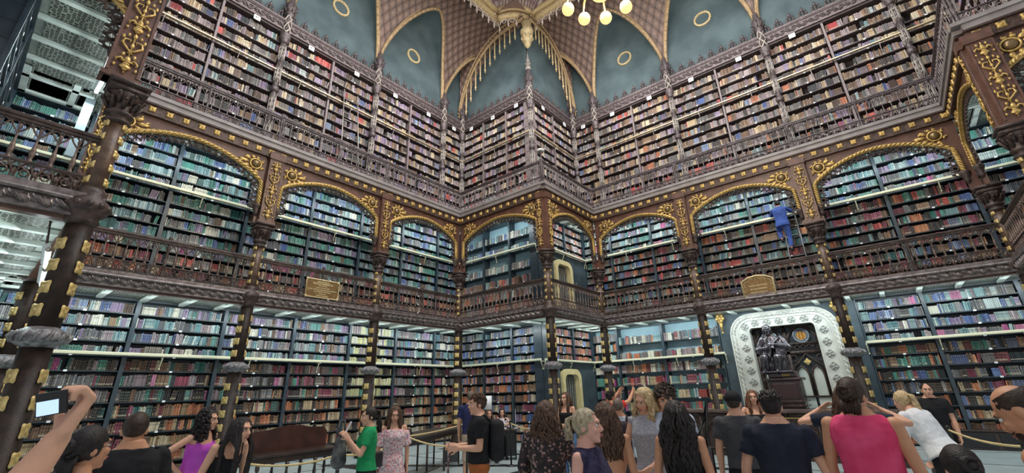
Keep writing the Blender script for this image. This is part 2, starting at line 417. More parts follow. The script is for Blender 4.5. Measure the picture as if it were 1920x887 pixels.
# corner pier: blue wall, half arches with hanging fringe, boss
def pier_arch(rn, s_in, s_out, flip):
    mtx = RM(rn); N = 26; w = abs(s_out-s_in)
    def h(t): return 15.3+3.75*min(1, (1-(1-min(1, t*1.15))**2.6)**.72)
    pts = [(s_in+(s_out-s_in)*i/N, h(i/N)) for i in range(N+1)]
    s0, s1 = min(s_in, s_out), max(s_in, s_out)
    struct(MB().box(s0-.0, s1, WALLD, WALLD+.1, 14.4, 19.4, mtx).build('wall_blue_pier', BLUE))
    rows = [[mtx @ Vector((s, WALLD-.02, z)), mtx @ Vector((s, WALLD-.35, z+.12)), mtx @ Vector((s, WALLD-.4, max(z+.12, 19.5)))] for s, z in pts]
    struct(link('ceiling_vault', uvmesh('vault', rows, [[(s, z), (s, z+.4), (s, 19.6)] for s, z in pts], VAULT)))
    r = MB()
    for off, rad, dz in ((-.36, .08, .05), (-.42, .05, .3), (-.40, .04, -.1)):
        r.tube([mtx @ Vector((s, WALLD+off, z+dz)) for s, z in pts], rad, 6)
    for s, z in pts: r.ball(mtx @ Vector((s, WALLD-.45, z+.16)), .05, 5, 4)
    struct(r.build('trim_pier_arch_'+rn, RIB, smooth=True))
    f = MB()
    for i in range(3, N-2, 2):
        s, z = pts[i]; ln = .75+.9*(1-i/N)
        f.tube([mtx @ Vector((s, WALLD-.38, z)), mtx @ Vector((s, WALLD-.38, z-ln))], [.045, .03], 6)
        f.ball(mtx @ Vector((s, WALLD-.38, z-ln)), (.06, .06, .09), 6, 5)
        f.ball(mtx @ Vector((s, WALLD-.38, z-ln-.12)), (.03, .03, .08), 6, 5)
    tag(f.build('hanging_fringe', GOLDP, smooth=True), 'row of gilt hanging drops under the %s arch of the corner pier vault' % ('left' if rn == 'p1' else 'right'), 'ornament')
pier_arch('p1', -D_, 4.42-D_, 0)
pier_arch('p2', 3.69+D_, D_, 1)
boss = MB(); c = Vector((A_+D_-.15, B_+D_-.15, 0))
boss.lathe([(.02, 17.9), (.10, 18.0), (.18, 18.12), (.15, 18.2), (.23, 18.32), (.27, 18.5), (.18, 18.6), (.30, 18.75), (.34, 18.95), (.2, 19.1), (.25, 19.5)], 12, T(c.x, c.y))
for i in range(8): boss.ball((c.x+.25*math.cos(i*PI/4), c.y+.25*math.sin(i*PI/4), 18.5), (.07, .07, .12), 6, 5)
tag(boss.build('carved_boss', GOLDP, None, True, T(0, 0, -.75)), 'carved gilt boss hanging at the vault point over the corner pier', 'ornament')

# skylight opening: flat ring of vault, scalloped frame with hanging cusps, lattice inside
fx0, fx1, fy0, fy1 = CCX-7.7, 14.45, CCY-8.4, 11.3
zf = 19.45
path = [(fx0, fy1)]
cxr, cyr, rr = fx1+.1, fy1+.1, 1.35
path += [(x, fy1) for x in np.linspace(fx0, cxr-rr, 30)[1:]]
path += [(cxr+rr*math.cos(a), cyr+rr*math.sin(a)) for a in np.linspace(PI, 1.5*PI, 14)[1:]]
path += [(fx1, y) for y in np.linspace(cyr-rr, fy0, 30)[1:]]
struct(MB().box(fx1-1.5, 17.9, fy1-1.4, 14.8, 19.62, 19.7).build('ceiling_corner', VAULT))
fr = MB()
fr.tube([(x, y, zf) for x, y in path], .22, 8, flat=.8)
fr.tube([(x-.18, y-.18, zf+.3) for x, y in path], .16, 8)
fr2 = MB()
def along(path, step):
    out = []; acc = 0
    for (a, b), (c2, d2) in zip(path[:-1], path[1:]):
        L = math.hypot(c2-a, d2-b); t = step-acc
        while t <= L:
            out.append((a+(c2-a)*t/L, b+(d2-b)*t/L, math.atan2(d2-b, c2-a))); t += step
        acc = (acc+L) % step
    return out
for k, (x, y, a) in enumerate(along(path, .42)):
    m = T(x, y, zf-.1) @ Matrix.Rotation(a, 4, 'Z')
    fr2.tube([(.21*math.cos(t), 0, -.32+.28*math.sin(t)) for t in np.linspace(0, PI, 9)], .035, 5, m)
    fr2.tube([(.10*math.cos(t), 0, -.20+.10*math.sin(t)) for t in np.linspace(0, 2*PI, 9)], .022, 4, m)
    fr2.ball((.21, 0, -.40), (.06, .06, .12), 6, 5, m); fr2.ball((.21, 0, -.54), (.03, .03, .06), 6, 4, m)
    if k % 2 == 0: fr2.ball((0, -.25, .02), .05, 6, 4, m)
sk = thing('skylight_frame', 'pale carved frame of the skylight with scalloped hanging lace edge at the top', 'skylight frame', T())
fr.build('frame_moulding', GOLDP, sk, True)
fr2.build('hanging_lace', mat('pale_pink_plaster', (.62, .52, .46), .5, 0, (.8, .70, .62), 8), sk, True)
rows = [[(x, y, zf+.3), (x-.9, y-.9, zf+.9), (x-1.8, y-1.8, zf+1.2)] for x, y in path]
lat = uvmesh('lattice_cove', rows, [[(i*.35, 0), (i*.35, 1.0), (i*.35, 2)] for i in range(len(rows))], scale_material('purple_lattice', (.20, .13, .15), (.5, .42, .4), (.5, .42, .36), 9, 9))
link('lattice_cove', lat, sk)
struct(MB().box(fx0-4, 18.5, fy0-2, 15.2, 20.9, 21).build('ceiling', mat('skylight_glass', (.5, .55, .6), .3)))
# ------------------------------------------------------------------ bookcases
BOARDS = [[.06, .36, .70, 1.03, 1.37, 1.72, 2.07, 2.42, 2.77, 3.10, 3.44, 3.78, 4.12],
          [4.50, 4.83, 5.16, 5.50, 5.83, 6.18, 6.51, 6.86, 7.24, 7.60, 7.96, 8.32, 8.68],
          [9.09, 9.43, 9.88, 10.32, 10.77, 11.23, 11.69, 12.12, 12.58, 12.99, 13.45, 13.90, 14.38]]
RAILZ = [2.77, 7.24, 12.58]
ROWS = []          # (run, level, s0, s1, board z, gap above, row index)
LEVELN = ['ground floor', 'lower gallery', 'upper gallery']
NB = {}
def bookcase(rn, lv, s0, s1, zs=None, back=None, skip=(), fill=1.0, up=None):
    """one bookcase between two uprights; the shelf front plane is D_ behind the gallery line"""
    zs = zs or BOARDS[lv]; w = s1-s0
    k = NB.get((rn, lv), 0); NB[(rn, lv)] = k+1
    t = thing('bookcase', 'full bookcase, %s from left, %s, %s' % (ORD[min(k, 13)], WHERE[rn], LEVELN[lv]), 'bookcase', RM(rn, s0, D_, 0), 'bookcases of the '+LEVELN[lv])
    hi, lo = zs[-1], zs[0]
    sm, um = (SHELF, SHELFB) if lv < 2 else (SHELFU, SHELFUP)
    MB().box(.02, w-.02, .36, .39, lo, hi).build('back_panel', back or sm, t)
    for x in (0, w):
        pw = .045 if lv < 2 else .035
        a, b = (0, pw) if x == 0 else (w-pw, w)
        MB().box(a, b, -.02, .38, lo-.05, hi+.02).build('upright', um if (up is None) else up, t)
    for i, z in enumerate(zs):
        if i in skip: continue
        sh = MB().box(.045, w-.045, -.005, .37, z-.028, z)
        if i == len(zs)-1: sh.box(-.0, w, -.04, .0, z-.03, z+.05)
        so = sh.build('shelf', sm, t)
        if 0 < i < len(zs)-1 and lv < 3:
            MB().box(w/2-.032, w/2+.032, -.012, -.004, z-.032, z+.012).build('label_card', WHITE, so)
        if i < len(zs)-1 and random.random() < fill:
            ROWS.append((rn, lv, s0+.05, s1-.05, z, zs[i+1]-.03-z, i))
    return t
def cases(rn, lv, cuts, **k):
    for a, b in zip(cuts[:-1], cuts[1:]): bookcase(rn, lv, a, b, **k)
LEFTC = [-1.4, .07, 2.03, 4.05, 6.06, 8.02, 9.95, 11.87, 13.27]
for lv in (0, 1): cases('left', lv, LEFTC)
cases('left', 2, [-1.4, 0, 2.03, 4.05, 6.03, 8.0, 9.93, 11.87, 13.27])
cases('p1', 0, [-1.4, .07, 1.55, 3.02]); cases('p1', 2, [-1.4, .07, 1.55, 3.02])
b1 = [4.50, 4.83, 5.30, 5.85, 6.45, 7.24, 7.85, 8.66]
cases('p1', 1, [-1.4, .07, 1.55, 3.02], zs=b1, back=BACKL)
# right face of the pier: doorway below the rail at the right
cases('p2', 0, [1.4, 2.05])
cases('p2', 0, [2.05, 3.6, 5.09], zs=BOARDS[0][8:])
cases('p2', 1, [1.4, 2.25])
cases('p2', 1, [2.25, 3.5, 5.09], zs=BOARDS[1][8:])
cases('p2', 2, [1.4, 3.25, 5.09])
# right wall, ground: open pale shelves, blue wall with the niche, then bookcases
pz = [.06, .45, .9, 1.35, 1.83, 2.3, 2.77, 3.25, 4.10]
bookcase('right', 0, -1.4, -.2, zs=[.06, .45, .9, 1.35, 1.83, 2.3, 2.77, 3.18, 3.6, 4.10], back=BACKL)
bookcase('right', 0, -.2, 1.75, zs=[.06, .45, .9, 1.35, 1.83, 2.3, 2.77, 3.42, 4.10], back=BACKL)
bookcase('right', 0, 1.75, 3.9, zs=[.06, .45, .9, 1.35, 1.83, 2.3, 2.77, 3.42, 4.10], back=BACKL)
cases('right', 0, [8.05, 9.65, 11.61, 13.0])
RC = [-1.4, 0, 1.9, 3.82, 5.78, 7.74, 9.68, 11.61, 13.0]
cases('right', 1, RC); cases('right', 2, RC)
for lv in (0, 1, 2): cases('q1', lv, [-1.4, .5, 2.39])
for lv in (0, 1): cases('q2', lv, [1.4, 2.9, 4.4])
for lv in (0, 1, 2): cases('l1', lv, [1.4, 3.2, 6.07])
for lv in (0, 1): cases('l2', lv, [0, 2.4])

# rails for the ladders
def rail(rn, lv, a, b, nm):
    z = RAILZ[lv]; t = thing('ladder_rail', nm, 'rail', RM(rn, a, D_, 0), 'ladder rails')
    c = CREAM if lv < 2 else mat('old_brass', (.62, .52, .33), .35, .5)
    w = b-a; h = .075 if lv < 2 else .05
    MB().bevbox(0, w, -.17, -.07, z-.01, z-.01+h, .012).build('rail_bar', c, t)
    n = max(1, round(w/1.96))
    for i in range(n+1):
        x = w*i/n; m = MB()
        m.tube([(x, -.02, z-.30), (x, -.05, z-.18), (x, -.12, z-.05), (x, -.13, z)], [.012, .015, .018, .018], 6)
        m.ball((x, -.03, z-.3), .022, 6, 5); m.box(x-.018, x+.018, -.1, 0, z-.05, z-.02)
        m.build('bracket', CREAM if lv < 2 else PEWTER, t, True)
for rn, a, b in (('left', -1.4, 13.2), ('p1', -1.3, 3.02), ('p2', 1.4, 5.0), ('right', -1.3, 4.0)):
    rail(rn, 0, a, b, 'cream ladder rail along the ground floor bookcases of the '+WHERE[rn])
rail('right', 0, 8.05, 13, 'cream ladder rail on the ground floor bookcases right of the statue')
for rn, a, b in (('left', -1.4, 13.2), ('p1', -1.3, 3.02), ('p2', 1.4, 5.0), ('right', -1.3, 13)):
    rail(rn, 1, a, b, 'cream ladder rail along the lower gallery bookcases of the '+WHERE[rn])
    rail(rn, 2, a, b, 'brass ladder rail along the upper gallery bookcases of the '+WHERE[rn])

# ------------------------------------------------------------------ books
def book_material():
    m = bpy.data.materials.new('book_binding'); m.use_nodes = True; nt = m.node_tree; b = nt.nodes['Principled BSDF']; b.inputs['Roughness'].default_value = .5
    at = nt.nodes.new('ShaderNodeAttribute'); at.attribute_name = 'Col'
    uv = nt.nodes.new('ShaderNodeUVMap'); sp = nt.nodes.new('ShaderNodeSeparateXYZ'); nt.links.new(uv.outputs[0], sp.inputs[0])
    # v = height on the spine, u = style number 0..1 per book
    def mth(op, a, bb=None, c=None):
        n = nt.nodes.new('ShaderNodeMath'); n.operation = op
        for i, q in enumerate((a, bb, c)):
            if q is None: continue
            if isinstance(q, (int, float)): n.inputs[i].default_value = q
            else: nt.links.new(q, n.inputs[i])
        return n.outputs[0]
    v, u = sp.outputs[1], sp.outputs[0]
    def bandm(c, w): return mth('LESS_THAN', mth('ABSOLUTE', mth('SUBTRACT', v, c)), w)
    bands = mth('MAXIMUM', mth('MAXIMUM', bandm(.12, .018), bandm(.88, .018)), mth('MAXIMUM', bandm(.60, .012), bandm(.34, .012)))
    bands = mth('MULTIPLY', bands, mth('GREATER_THAN', u, .35))
    title = mth('MULTIPLY', bandm(.72, .075), mth('GREATER_THAN', mth('FRACT', mth('MULTIPLY', u, 7.31)), .55))
    foot = mth('MULTIPLY', bandm(.22, .05), mth('GREATER_THAN', mth('FRACT', mth('MULTIPLY', u, 13.7)), .66))
    mx = nt.nodes.new('ShaderNodeMix'); mx.data_type = 'RGBA'; nt.links.new(mth('MULTIPLY', bands, .6), mx.inputs['Factor'])
    nt.links.new(at.outputs['Color'], mx.inputs['A']); mx.inputs['B'].default_value = (.50, .38, .18, 1)
    hv = nt.nodes.new('ShaderNodeMix'); hv.data_type = 'RGBA'; hv.blend_type = 'MIX'
    nt.links.new(mth('MULTIPLY', title, .65), hv.inputs['Factor']); nt.links.new(mx.outputs['Result'], hv.inputs['A']); 
    t2 = nt.nodes.new('ShaderNodeHueSaturation'); nt.links.new(at.outputs['Color'], t2.inputs['Color'])
    t2.inputs['Hue'].default_value = .5; t2.inputs['Value'].default_value = .45; nt.links.new(t2.outputs['Color'], hv.inputs['B'])
    h2 = nt.nodes.new('ShaderNodeMix'); h2.data_type = 'RGBA'; nt.links.new(mth('MULTIPLY', foot, .75), h2.inputs['Factor'])
    nt.links.new(hv.outputs['Result'], h2.inputs['A']); h2.inputs['B'].default_value = (.62, .58, .46, 1)
    nt.links.new(h2.outputs['Result'], b.inputs['Base Color'])
    return m
BOOKM = book_material()
PAL = {
 'green': [(.05,.24,.19),(.04,.19,.16),(.07,.30,.24),(.03,.12,.11),(.10,.27,.24),(.06,.15,.14)],
 'teal':  [(.12,.26,.28),(.20,.34,.35),(.09,.19,.23),(.28,.39,.39),(.40,.48,.47)],
 'blue':  [(.07,.13,.34),(.13,.21,.42),(.05,.08,.20),(.22,.30,.46),(.13,.16,.26)],
 'grey':  [(.13,.13,.14),(.20,.20,.21),(.09,.09,.10),(.27,.27,.28),(.16,.15,.14)],
 'dark':  [(.035,.032,.035),(.055,.045,.045),(.045,.05,.055),(.08,.06,.055),(.03,.04,.045)],
 'brown': [(.15,.085,.055),(.22,.13,.08),(.10,.06,.045),(.28,.17,.10),(.18,.12,.09)],
 'tan':   [(.50,.38,.22),(.42,.31,.17),(.58,.48,.31),(.36,.24,.13),(.62,.54,.38)],
 'cream': [(.62,.60,.48),(.55,.52,.42),(.70,.68,.58)],
 'yellow':[(.62,.60,.28),(.58,.56,.36),(.50,.50,.24),(.66,.64,.40)],
 'red':   [(.45,.05,.05),(.55,.08,.07),(.32,.04,.04),(.62,.13,.11)],
 'wine':  [(.20,.04,.07),(.28,.06,.10),(.15,.04,.05),(.34,.09,.16)],
 'orange':[(.50,.16,.07),(.42,.13,.06),(.56,.22,.10)],
 'purple':[(.20,.14,.26),(.27,.19,.33),(.15,.11,.19),(.33,.26,.38)],
 'pink':  [(.55,.10,.30),(.48,.16,.30),(.40,.07,.24)],
 'mauve': [(.26,.20,.22),(.33,.26,.27),(.21,.16,.18),(.38,.31,.31)],
}
CNAME = {'green': 'dark green', 'teal': 'pale teal', 'blue': 'blue', 'grey': 'grey', 'dark': 'near-black', 'brown': 'brown', 'tan': 'tan', 'cream': 'cream', 'yellow': 'pale yellow', 'red': 'bright red', 'wine': 'wine-red', 'orange': 'rusty orange', 'purple': 'dusky purple', 'pink': 'magenta', 'mauve': 'mauve-grey'}
def palette(rn, lv, s, row, rnd):
    if lv == 2:
        p = {'mauve': 5, 'grey': 4, 'brown': 4, 'dark': 4, 'purple': 2.0, 'tan': 2.5, 'red': .6, 'blue': .8, 'teal': .5}
        if rn == 'left' and 6 < s < 12: p['purple'] += 4; p['blue'] += 1
        if rn == 'left' and row > 9 and 3.5 < s < 6: p['red'] += 4; p['wine'] = 2
        if row < 3: p['red'] += 2; p['wine'] = 3; p['teal'] += 1
        if rn in ('right', 'q1'): p['tan'] += 2; p['brown'] += 3; p['orange'] = 1.2
        if rn in ('p1',) and row < 5: p['red'] += 2.5
    elif lv == 1:
        if rn in ('left', 'l1', 'l2'):
            p = {'green': 7, 'teal': 4, 'grey': 3, 'blue': 2.5, 'purple': 1.5, 'brown': 1, 'cream': .6}
            if row > 8: p['teal'] += 5; p['cream'] += 1; p['blue'] += 3; p['green'] -= 3
            if 4 < s < 8 and row > 7: p['blue'] += 7
            if row in (2, 3): p['wine'] = 3; p['pink'] = 1.5; p['tan'] = 1.5
            if row < 3: p = {'brown': 3, 'red': 2.5, 'orange': 2, 'wine': 2, 'grey': 2, 'tan': 2, 'dark': 2}
        elif rn in ('p1', 'p2'):
            p = {'teal': 2, 'mauve': 3, 'red': 2, 'brown': 4, 'grey': 2, 'orange': 2, 'wine': 1.5} if row < 4 else {'teal': 4, 'cream': 2, 'grey': 3, 'blue': 1.5, 'mauve': 1}
        else:
            p = {'dark': 5, 'grey': 3, 'teal': 1.5, 'green': 2, 'red': 2, 'wine': 2.5, 'brown': 3, 'orange': 1, 'blue': 1.5}
            if row > 7: p = {'teal': 5, 'blue': 4 if s > 5 else 1.5, 'grey': 4, 'cream': 1, 'green': 2, 'purple': 2 if s > 5 else .5, 'pink': .5}
            if row < 2: p['blue'] += 2; p['tan'] = 1
    else:
        if rn in ('left', 'l1', 'l2'):
            if row > 7: p = {'teal': 4, 'grey': 5, 'purple': 2.5, 'blue': 1.5, 'cream': 1.6, 'green': 1.5, 'mauve': 2, 'brown': 1}
            elif row > 4: p = {'dark': 4, 'grey': 4, 'wine': 2.5, 'brown': 3, 'green': 2, 'mauve': 2, 'orange': .5, 'tan': .6, 'pink': .6}
            elif row > 2: p = {'brown': 4, 'orange': 2.5, 'dark': 3, 'tan': 2, 'wine': 1, 'green': 1, 'cream': .6}
            else: p = {'tan': 6, 'brown': 3, 'orange': 1.2, 'cream': 1.5, 'dark': 1, 'wine': 1}
            if 7.9 < s < 10 and row > 4: p['yellow'] = 16; p['cream'] = p.get('cream', 0)+3
        elif rn in ('p1', 'p2'):
            p = {'blue': 5, 'grey': 4, 'teal': 2, 'tan': 1.5, 'mauve': 1, 'dark': 1.5} if row > 7 else {'brown': 4, 'blue': 2.5, 'orange': 3, 'wine': 2, 'dark': 2, 'tan': 1.5, 'purple': 1}
        elif s < 5:
            p = {'grey': 4, 'cream': 2.5, 'mauve': 3, 'orange': 1.5, 'teal': 2, 'wine': 1.2, 'brown': 1.5} if row > 4 else {'green': 3, 'teal': 2, 'red': 1.5, 'tan': 2, 'wine': 2, 'pink': 1}
        else:
            if row > 7: p = {'teal': 5, 'blue': 3, 'purple': 2.5, 'grey': 4, 'cream': 1.2, 'mauve': 2, 'pink': .7}
            elif row > 3: p = {'dark': 4, 'grey': 3, 'brown': 3, 'wine': 2, 'green': 2.5, 'blue': 1.5, 'tan': 1.5, 'orange': 1}
            else: p = {'orange': 3, 'brown': 3, 'dark': 2, 'blue': 2, 'tan': 1.5}
    ks = list(p); ws = [max(.01, p[k]) for k in ks]
    return rnd.choices(ks, ws)[0]
BOOKS = []   # dicts
brnd = random.Random(11)
for (rn, lv, s0, s1, z, gap, row) in ROWS:
    s = s0; base = gap*brnd.uniform(.70, .82)
    nth = 0
    sparse = (rn in ('p1',) and lv == 1) or (rn == 'right' and lv == 0 and s0 < 5)
    base = min(base, .30)
    while s < s1-.02:
        kind = palette(rn, lv, s, row, brnd); n = brnd.choice((1, 1, 2, 2, 3, 4, 5, 8)); bw = brnd.uniform(.018, .036) if brnd.random() < .8 else brnd.uniform(.034, .048); hh = base*brnd.uniform(.88, 1.12)
        shade = brnd.choice(PAL[kind]); setm = brnd.random() < .5; st = brnd.random(); lean = 0
        if brnd.random() < .05: lean = brnd.uniform(.04, .16)
        if brnd.random() < (.05 if sparse else .008): s += brnd.uniform(.05, .22)
        for i in range(n):
            w = bw*(1 if setm else brnd.uniform(.8, 1.25))
            if s+w > s1-.005: s = s1; break
            c = shade if setm else brnd.choice(PAL[kind]); j = brnd.uniform(.85, 1.18)
            h = min(hh*(1 if setm else brnd.uniform(.93, 1.06)), gap-.012)
            nth += 1
            BOOKS.append((rn, lv, s, w-.0015, z+.001, h, brnd.uniform(.0, .03), [min(.9, (q*.88+.12*(c[0]+c[1]+c[2])/3)*j) for q in c], st if setm else brnd.random(), lean, kind, row, nth, s0))
            s += w
        if lean: s += lean*hh*.9
def book_geo(b):
    rn, lv, s, w, z, h, d, c, st, lean, *_ = b
    y = D_+.03+d; yb = D_+.30
    pts = [(0, y+.010), (w*.28, y), (w*.72, y), (w, y+.010), (w, yb), (0, yb)]
    vs = [(px, py, 0) for px, py in pts]+[(px, py, h) for px, py in pts]
    if lean:
        vs = [(px*math.cos(lean)+pz*math.sin(lean), py, pz*math.cos(lean)) for px, py, pz in vs]
    fs = [(0, 1, 7, 6), (1, 2, 8, 7), (2, 3, 9, 8), (3, 4, 10, 9), (5, 0, 6, 11), (6, 7, 8, 9, 10, 11), (5, 4, 3, 2, 1, 0), (4, 5, 11, 10)]
    return vs, fs
def book_mesh(name, blist, world=True):
    vs = []; fs = []; cols = []; sty = []
    for b in blist:
        v, f = book_geo(b); k = len(vs); m = RM(b[0], b[2], 0, b[4]) if world else T(0, 0, 0)
        r = RUNS[b[0]]; ca, sa = round(math.cos(math.radians(r['r']))), round(math.sin(math.radians(r['r'])))
        for x, y, z in v:
            if world:
                X = x+b[2]; vs.append((r['o'][0]+ca*X-sa*y, r['o'][1]+sa*X+ca*y, z+b[4]))
            else: vs.append((x, y-D_-.03-b[6], z))
        for q in f: fs.append(tuple(i+k for i in q))
        cols.append((*b[7], 1.0)); sty.append((b[8], b[5]))
    me = bpy.data.meshes.new(name); me.from_pydata(vs, [], fs); me.materials.append(BOOKM)
    nv = 12; nl = 4*5+6+6+4
    ca_ = me.color_attributes.new('Col', 'FLOAT_COLOR', 'POINT')
    arr = np.repeat(np.array(cols, dtype=np.float32), nv, axis=0).ravel(); ca_.data.foreach_set('color', arr)
    l = me.uv_layers.new(name='UVMap')
    one = []
    for q in fs[:8]:
        for i in q: one.append(1.0 if i >= 6 else 0.0)
    one = np.array(one, dtype=np.float32); U = np.repeat(np.array([s[0] for s in sty], dtype=np.float32), len(one)); V = np.tile(one, len(blist))
    l.data.foreach_set('uv', np.stack([U, V], 1).ravel())
    return me
def book_score(b):
    m = RM(b[0], b[2]+b[3]/2, D_, b[4]+b[5]/2).translation; x, y, d = project(m)
    if not (4 < x < 1916 and 4 < y < 883) or b[9]: return 0
    if b[0] not in ('left',) : return 0
    if b[1] == 0 and x > 150 and y > 735: return 0
    if b[1] == 0 and x < 165 and y > 700: return 0
    if b[1] == 0 and x < 90+(660-y)*.37: return 0
    if 505-y < 110 and 505-y > -70 and b[1] == 1 and b[11] < 4: return 0
    if b[1] == 1 and x < 205+(330-y)*.36: return 0
    if b[1] == 1 and y < 290: return 0
    if b[1] == 2: return 0
    if b[11] >= 11 or b[4] in RAILZ: return 0
    return b[3]*b[5]/d**2
sc = sorted(((book_score(b), i) for i, b in enumerate(BOOKS)), reverse=True)[:300]
SEL = set(i for v, i in sc if v > 0)
bays = sorted(set(round(BOOKS[i][13], 2) for i in SEL))
for i in sorted(SEL):
    b = BOOKS[i]; me = book_mesh('book', [b], False)
    o = link('book', me, None, RM(b[0], b[2], D_+.03+b[6], b[4]))
    k = b[11]-BOARDS[b[1]].index(RAILZ[b[1]])
    where = ORD[k-1]+' shelf above the rail' if k > 0 else (ORD[-k-1]+' shelf below the rail' if k < 0 else 'shelf level with the rail')
    bay = ORD[LEFTC.index(min(LEFTC, key=lambda q: abs(q-b[13])))]
    tag(o, '%s book, %dth on %s, %s left %s bookcase' % (CNAME[b[10]], b[12], where, bay, ('ground', 'gallery', '')[b[1]]), 'book', 'books on the shelves of the left wall')
rest = book_mesh('books', [b for i, b in enumerate(BOOKS) if i not in SEL])
o = link('library_books', rest); tag(o, 'thousands of old bound books filling the shelves on all three storeys', 'books'); o['kind'] = 'stuff'
print('BOOKS', len(BOOKS), len(SEL))

# number plaques hanging over the upper shelves
NP = 0
for rn, cuts in (('left', [2.03, 4.05, 6.03, 8.0, 9.93, 11.87, 13.27]), ('p1', [-1.4, .07, 1.55, 3.02]), ('p2', [1.4, 3.25, 5.09]), ('right', [-1.4, 0, 1.9, 3.82, 5.78, 7.74, 9.68])):
    for k, (a, b) in enumerate(zip(cuts[:-1], cuts[1:])):
        NP += 1
        o = MB().bevbox(-.11, .11, -.012, .012, -.1, .1, .01).build('number_plaque', WHITE, None, False, RM(rn, a+(b-a)*.5, D_-.1, 14.30))
        tag(o, 'small white number plaque above upper shelves, %s from left, %s' % (ORD[k], WHERE[rn]), 'sign', 'number plaques over the upper shelves')
        text_mesh(str(40+NP), .13, BLACK, o, T(0, -.014, 0) @ RX(90))
# ------------------------------------------------------------------ ornament pieces (shared meshes)
def rosette_mb(r=.075, n=20, depth=.035):
    """square four-petalled flower, facing -y"""
    m = MB(); vs = []; fs = []; rings = [(0, -1.0), (.22, -.9), (.3, -.45), (.6, -.95), (.95, -.55), (1.0, 0)]
    for q, h in rings:
        for i in range(n):
            a = 2*PI*i/n; k = 1/max(abs(math.cos(a)), abs(math.sin(a)))**.8 if q > .25 else 1
            w = 1-.18*abs(math.cos(2*a)) if q > .5 else 1
            vs.append((r*q*k*w*math.cos(a), h*depth*(1-.25*abs(math.cos(2*a)) if q > .4 else 1), r*q*k*w*math.sin(a)))
    for j in range(len(rings)-1):
        for i in range(n):
            k = (i+1) % n; fs.append((j*n+i, (j+1)*n+i, (j+1)*n+k, j*n+k))
    fs.append(tuple((len(rings)-1)*n+i for i in range(n)))
    return m.add(vs, fs)
ROS = rosette_mb(.095).mesh('rosette', GOLDY, True)
ROSS = rosette_mb(.06, 16).mesh('rosette_small', GOLDY, True)
ROSF = rosette_mb(.085, 16, .05).mesh('frieze_flower', GOLD, True)
def twist_tube(mb, p, q, r, m=None, per=.22, n=8):
    p, q = Vector(p), Vector(q); L = (q-p).length; N = max(4, int(L/per*6))
    mb.tube([p+(q-p)*i/N for i in range(N+1)], r, n, m, flat=.55, twist=PI/6)
# column ------------------------------------------------------------
def column_meshes():
    g = {}
    s = MB(); s.lathe([(.26, 0), (.26, .14), (.2, .2), (.22, .26), (.165, .34), (.16, 2.38)], 16)
    s.lathe([(.16, 2.36), (.15, 4.15)], 16); g['shaft'] = s.mesh('shaft', mat('dark_brown_shaft', (.016, .010, .007), .5, .0, (.038, .023, .017), 7, .2, spec=.28), True)
    c = MB(); c.lathe([(.16, 2.34), (.20, 2.37), (.26, 2.41), (.28, 2.47), (.26, 2.53), (.19, 2.57), (.15, 2.6)], 20)
    for i in range(14):
        a = 2*PI*i/14; c.tube([(.255*math.cos(a-.1), .255*math.sin(a-.1), 2.41), (.295*math.cos(a), .295*math.sin(a), 2.47), (.255*math.cos(a+.1), .255*math.sin(a+.1), 2.53)], .022, 5)
    g['collar'] = c.mesh('collar', mat('grey_carved_collar', (.13, .12, .125), .5, .3, (.34, .33, .33), 18, .5), True)
    b = MB(); b.lathe([(.15, 4.0), (.2, 4.06), (.17, 4.12), (.25, 4.2), (.27, 4.28), (.24, 4.36), (.17, 4.42), (.18, 4.5), (.13, 4.58)], 18)
    for i in range(12):
        a = 2*PI*i/12; b.ball((.245*math.cos(a), .245*math.sin(a), 4.28), .05, 6, 5)
    g['gallery_ring'] = b.mesh('gallery_ring', IRON, True)
    u = MB(); u.lathe([(.13, 4.5), (.128, 5.1), (.122, 5.72)], 16); g['upper_shaft'] = u.mesh('upper_shaft', mat('brown_column_paint', (.075, .043, .028), .42, .1, (.14, .085, .055), 8, .2), True)
    k = MB(); k.lathe([(.12, 5.66), (.16, 5.68), (.18, 5.71), (.16, 5.74), (.13, 5.76), (.14, 5.80), (.175, 5.82), (.185, 5.85), (.16, 5.88), (.15, 5.93), (.185, 6.06), (.235, 6.17), (.22, 6.2)], 16)
    for j, (z0, rr, nn) in enumerate(((5.92, .155, 8), (6.0, .175, 8))):
        for i in range(nn):
            a = 2*PI*(i+.5*j)/nn; ca, sa = math.cos(a), math.sin(a)
            k.tube([(rr*ca, rr*sa, z0), ((rr+.05)*ca, (rr+.05)*sa, z0+.09), ((rr+.09)*ca, (rr+.09)*sa, z0+.15), ((rr+.10)*ca, (rr+.10)*sa, z0+.11)], [.03, .035, .03, .015], 5)
    k.box(-.24, .24, -.24, .24, 6.2, 6.25); k.box(-.21, .21, -.21, .21, 6.25, 6.31); k.box(-.26, .26, -.26, .26, 6.31, 6.36)
    g['capital'] = k.mesh('capital', IRON, True)
    return g
CM = column_meshes()
def column(x, y, rot, label):
    t = thing('cast_iron_column', label, 'column', T(x, y, 0) @ RZ(rot), 'columns carrying the galleries')
    for k, me in CM.items(): link(k, me, t)
    zs = [.45+.31*i for i in range(6)]+[2.80+.30*i for i in range(4)]
    for j, a in enumerate((-62, 62, 150, -150)):
        for i, z in enumerate(zs):
            r = .152 if z < 2.4 else .142
            link('gilded_rosette', ROS, t, RZ(a) @ T(0, -r, z))
        for i in range(5):
            link('gilded_rosette', ROSS, t, RZ(a) @ T(0, -.118, 4.68+.24*i))
column(F_, G_, 0, 'large dark iron column with gilt flowers, nearest one at the far left')
column(F_, L_, 0, 'dark iron column with gilt flowers behind the big left column')
column(F_+4.05, L_, 0, 'dark iron column with gilt flowers, first clear of the corner on the left wall')
column(F_+8.0, L_, 0, 'dark iron column with gilt flowers behind the woman in the green shirt')
column(A_, L_, 0, 'iron column with gilt flowers in the inner corner left of the corner pier')
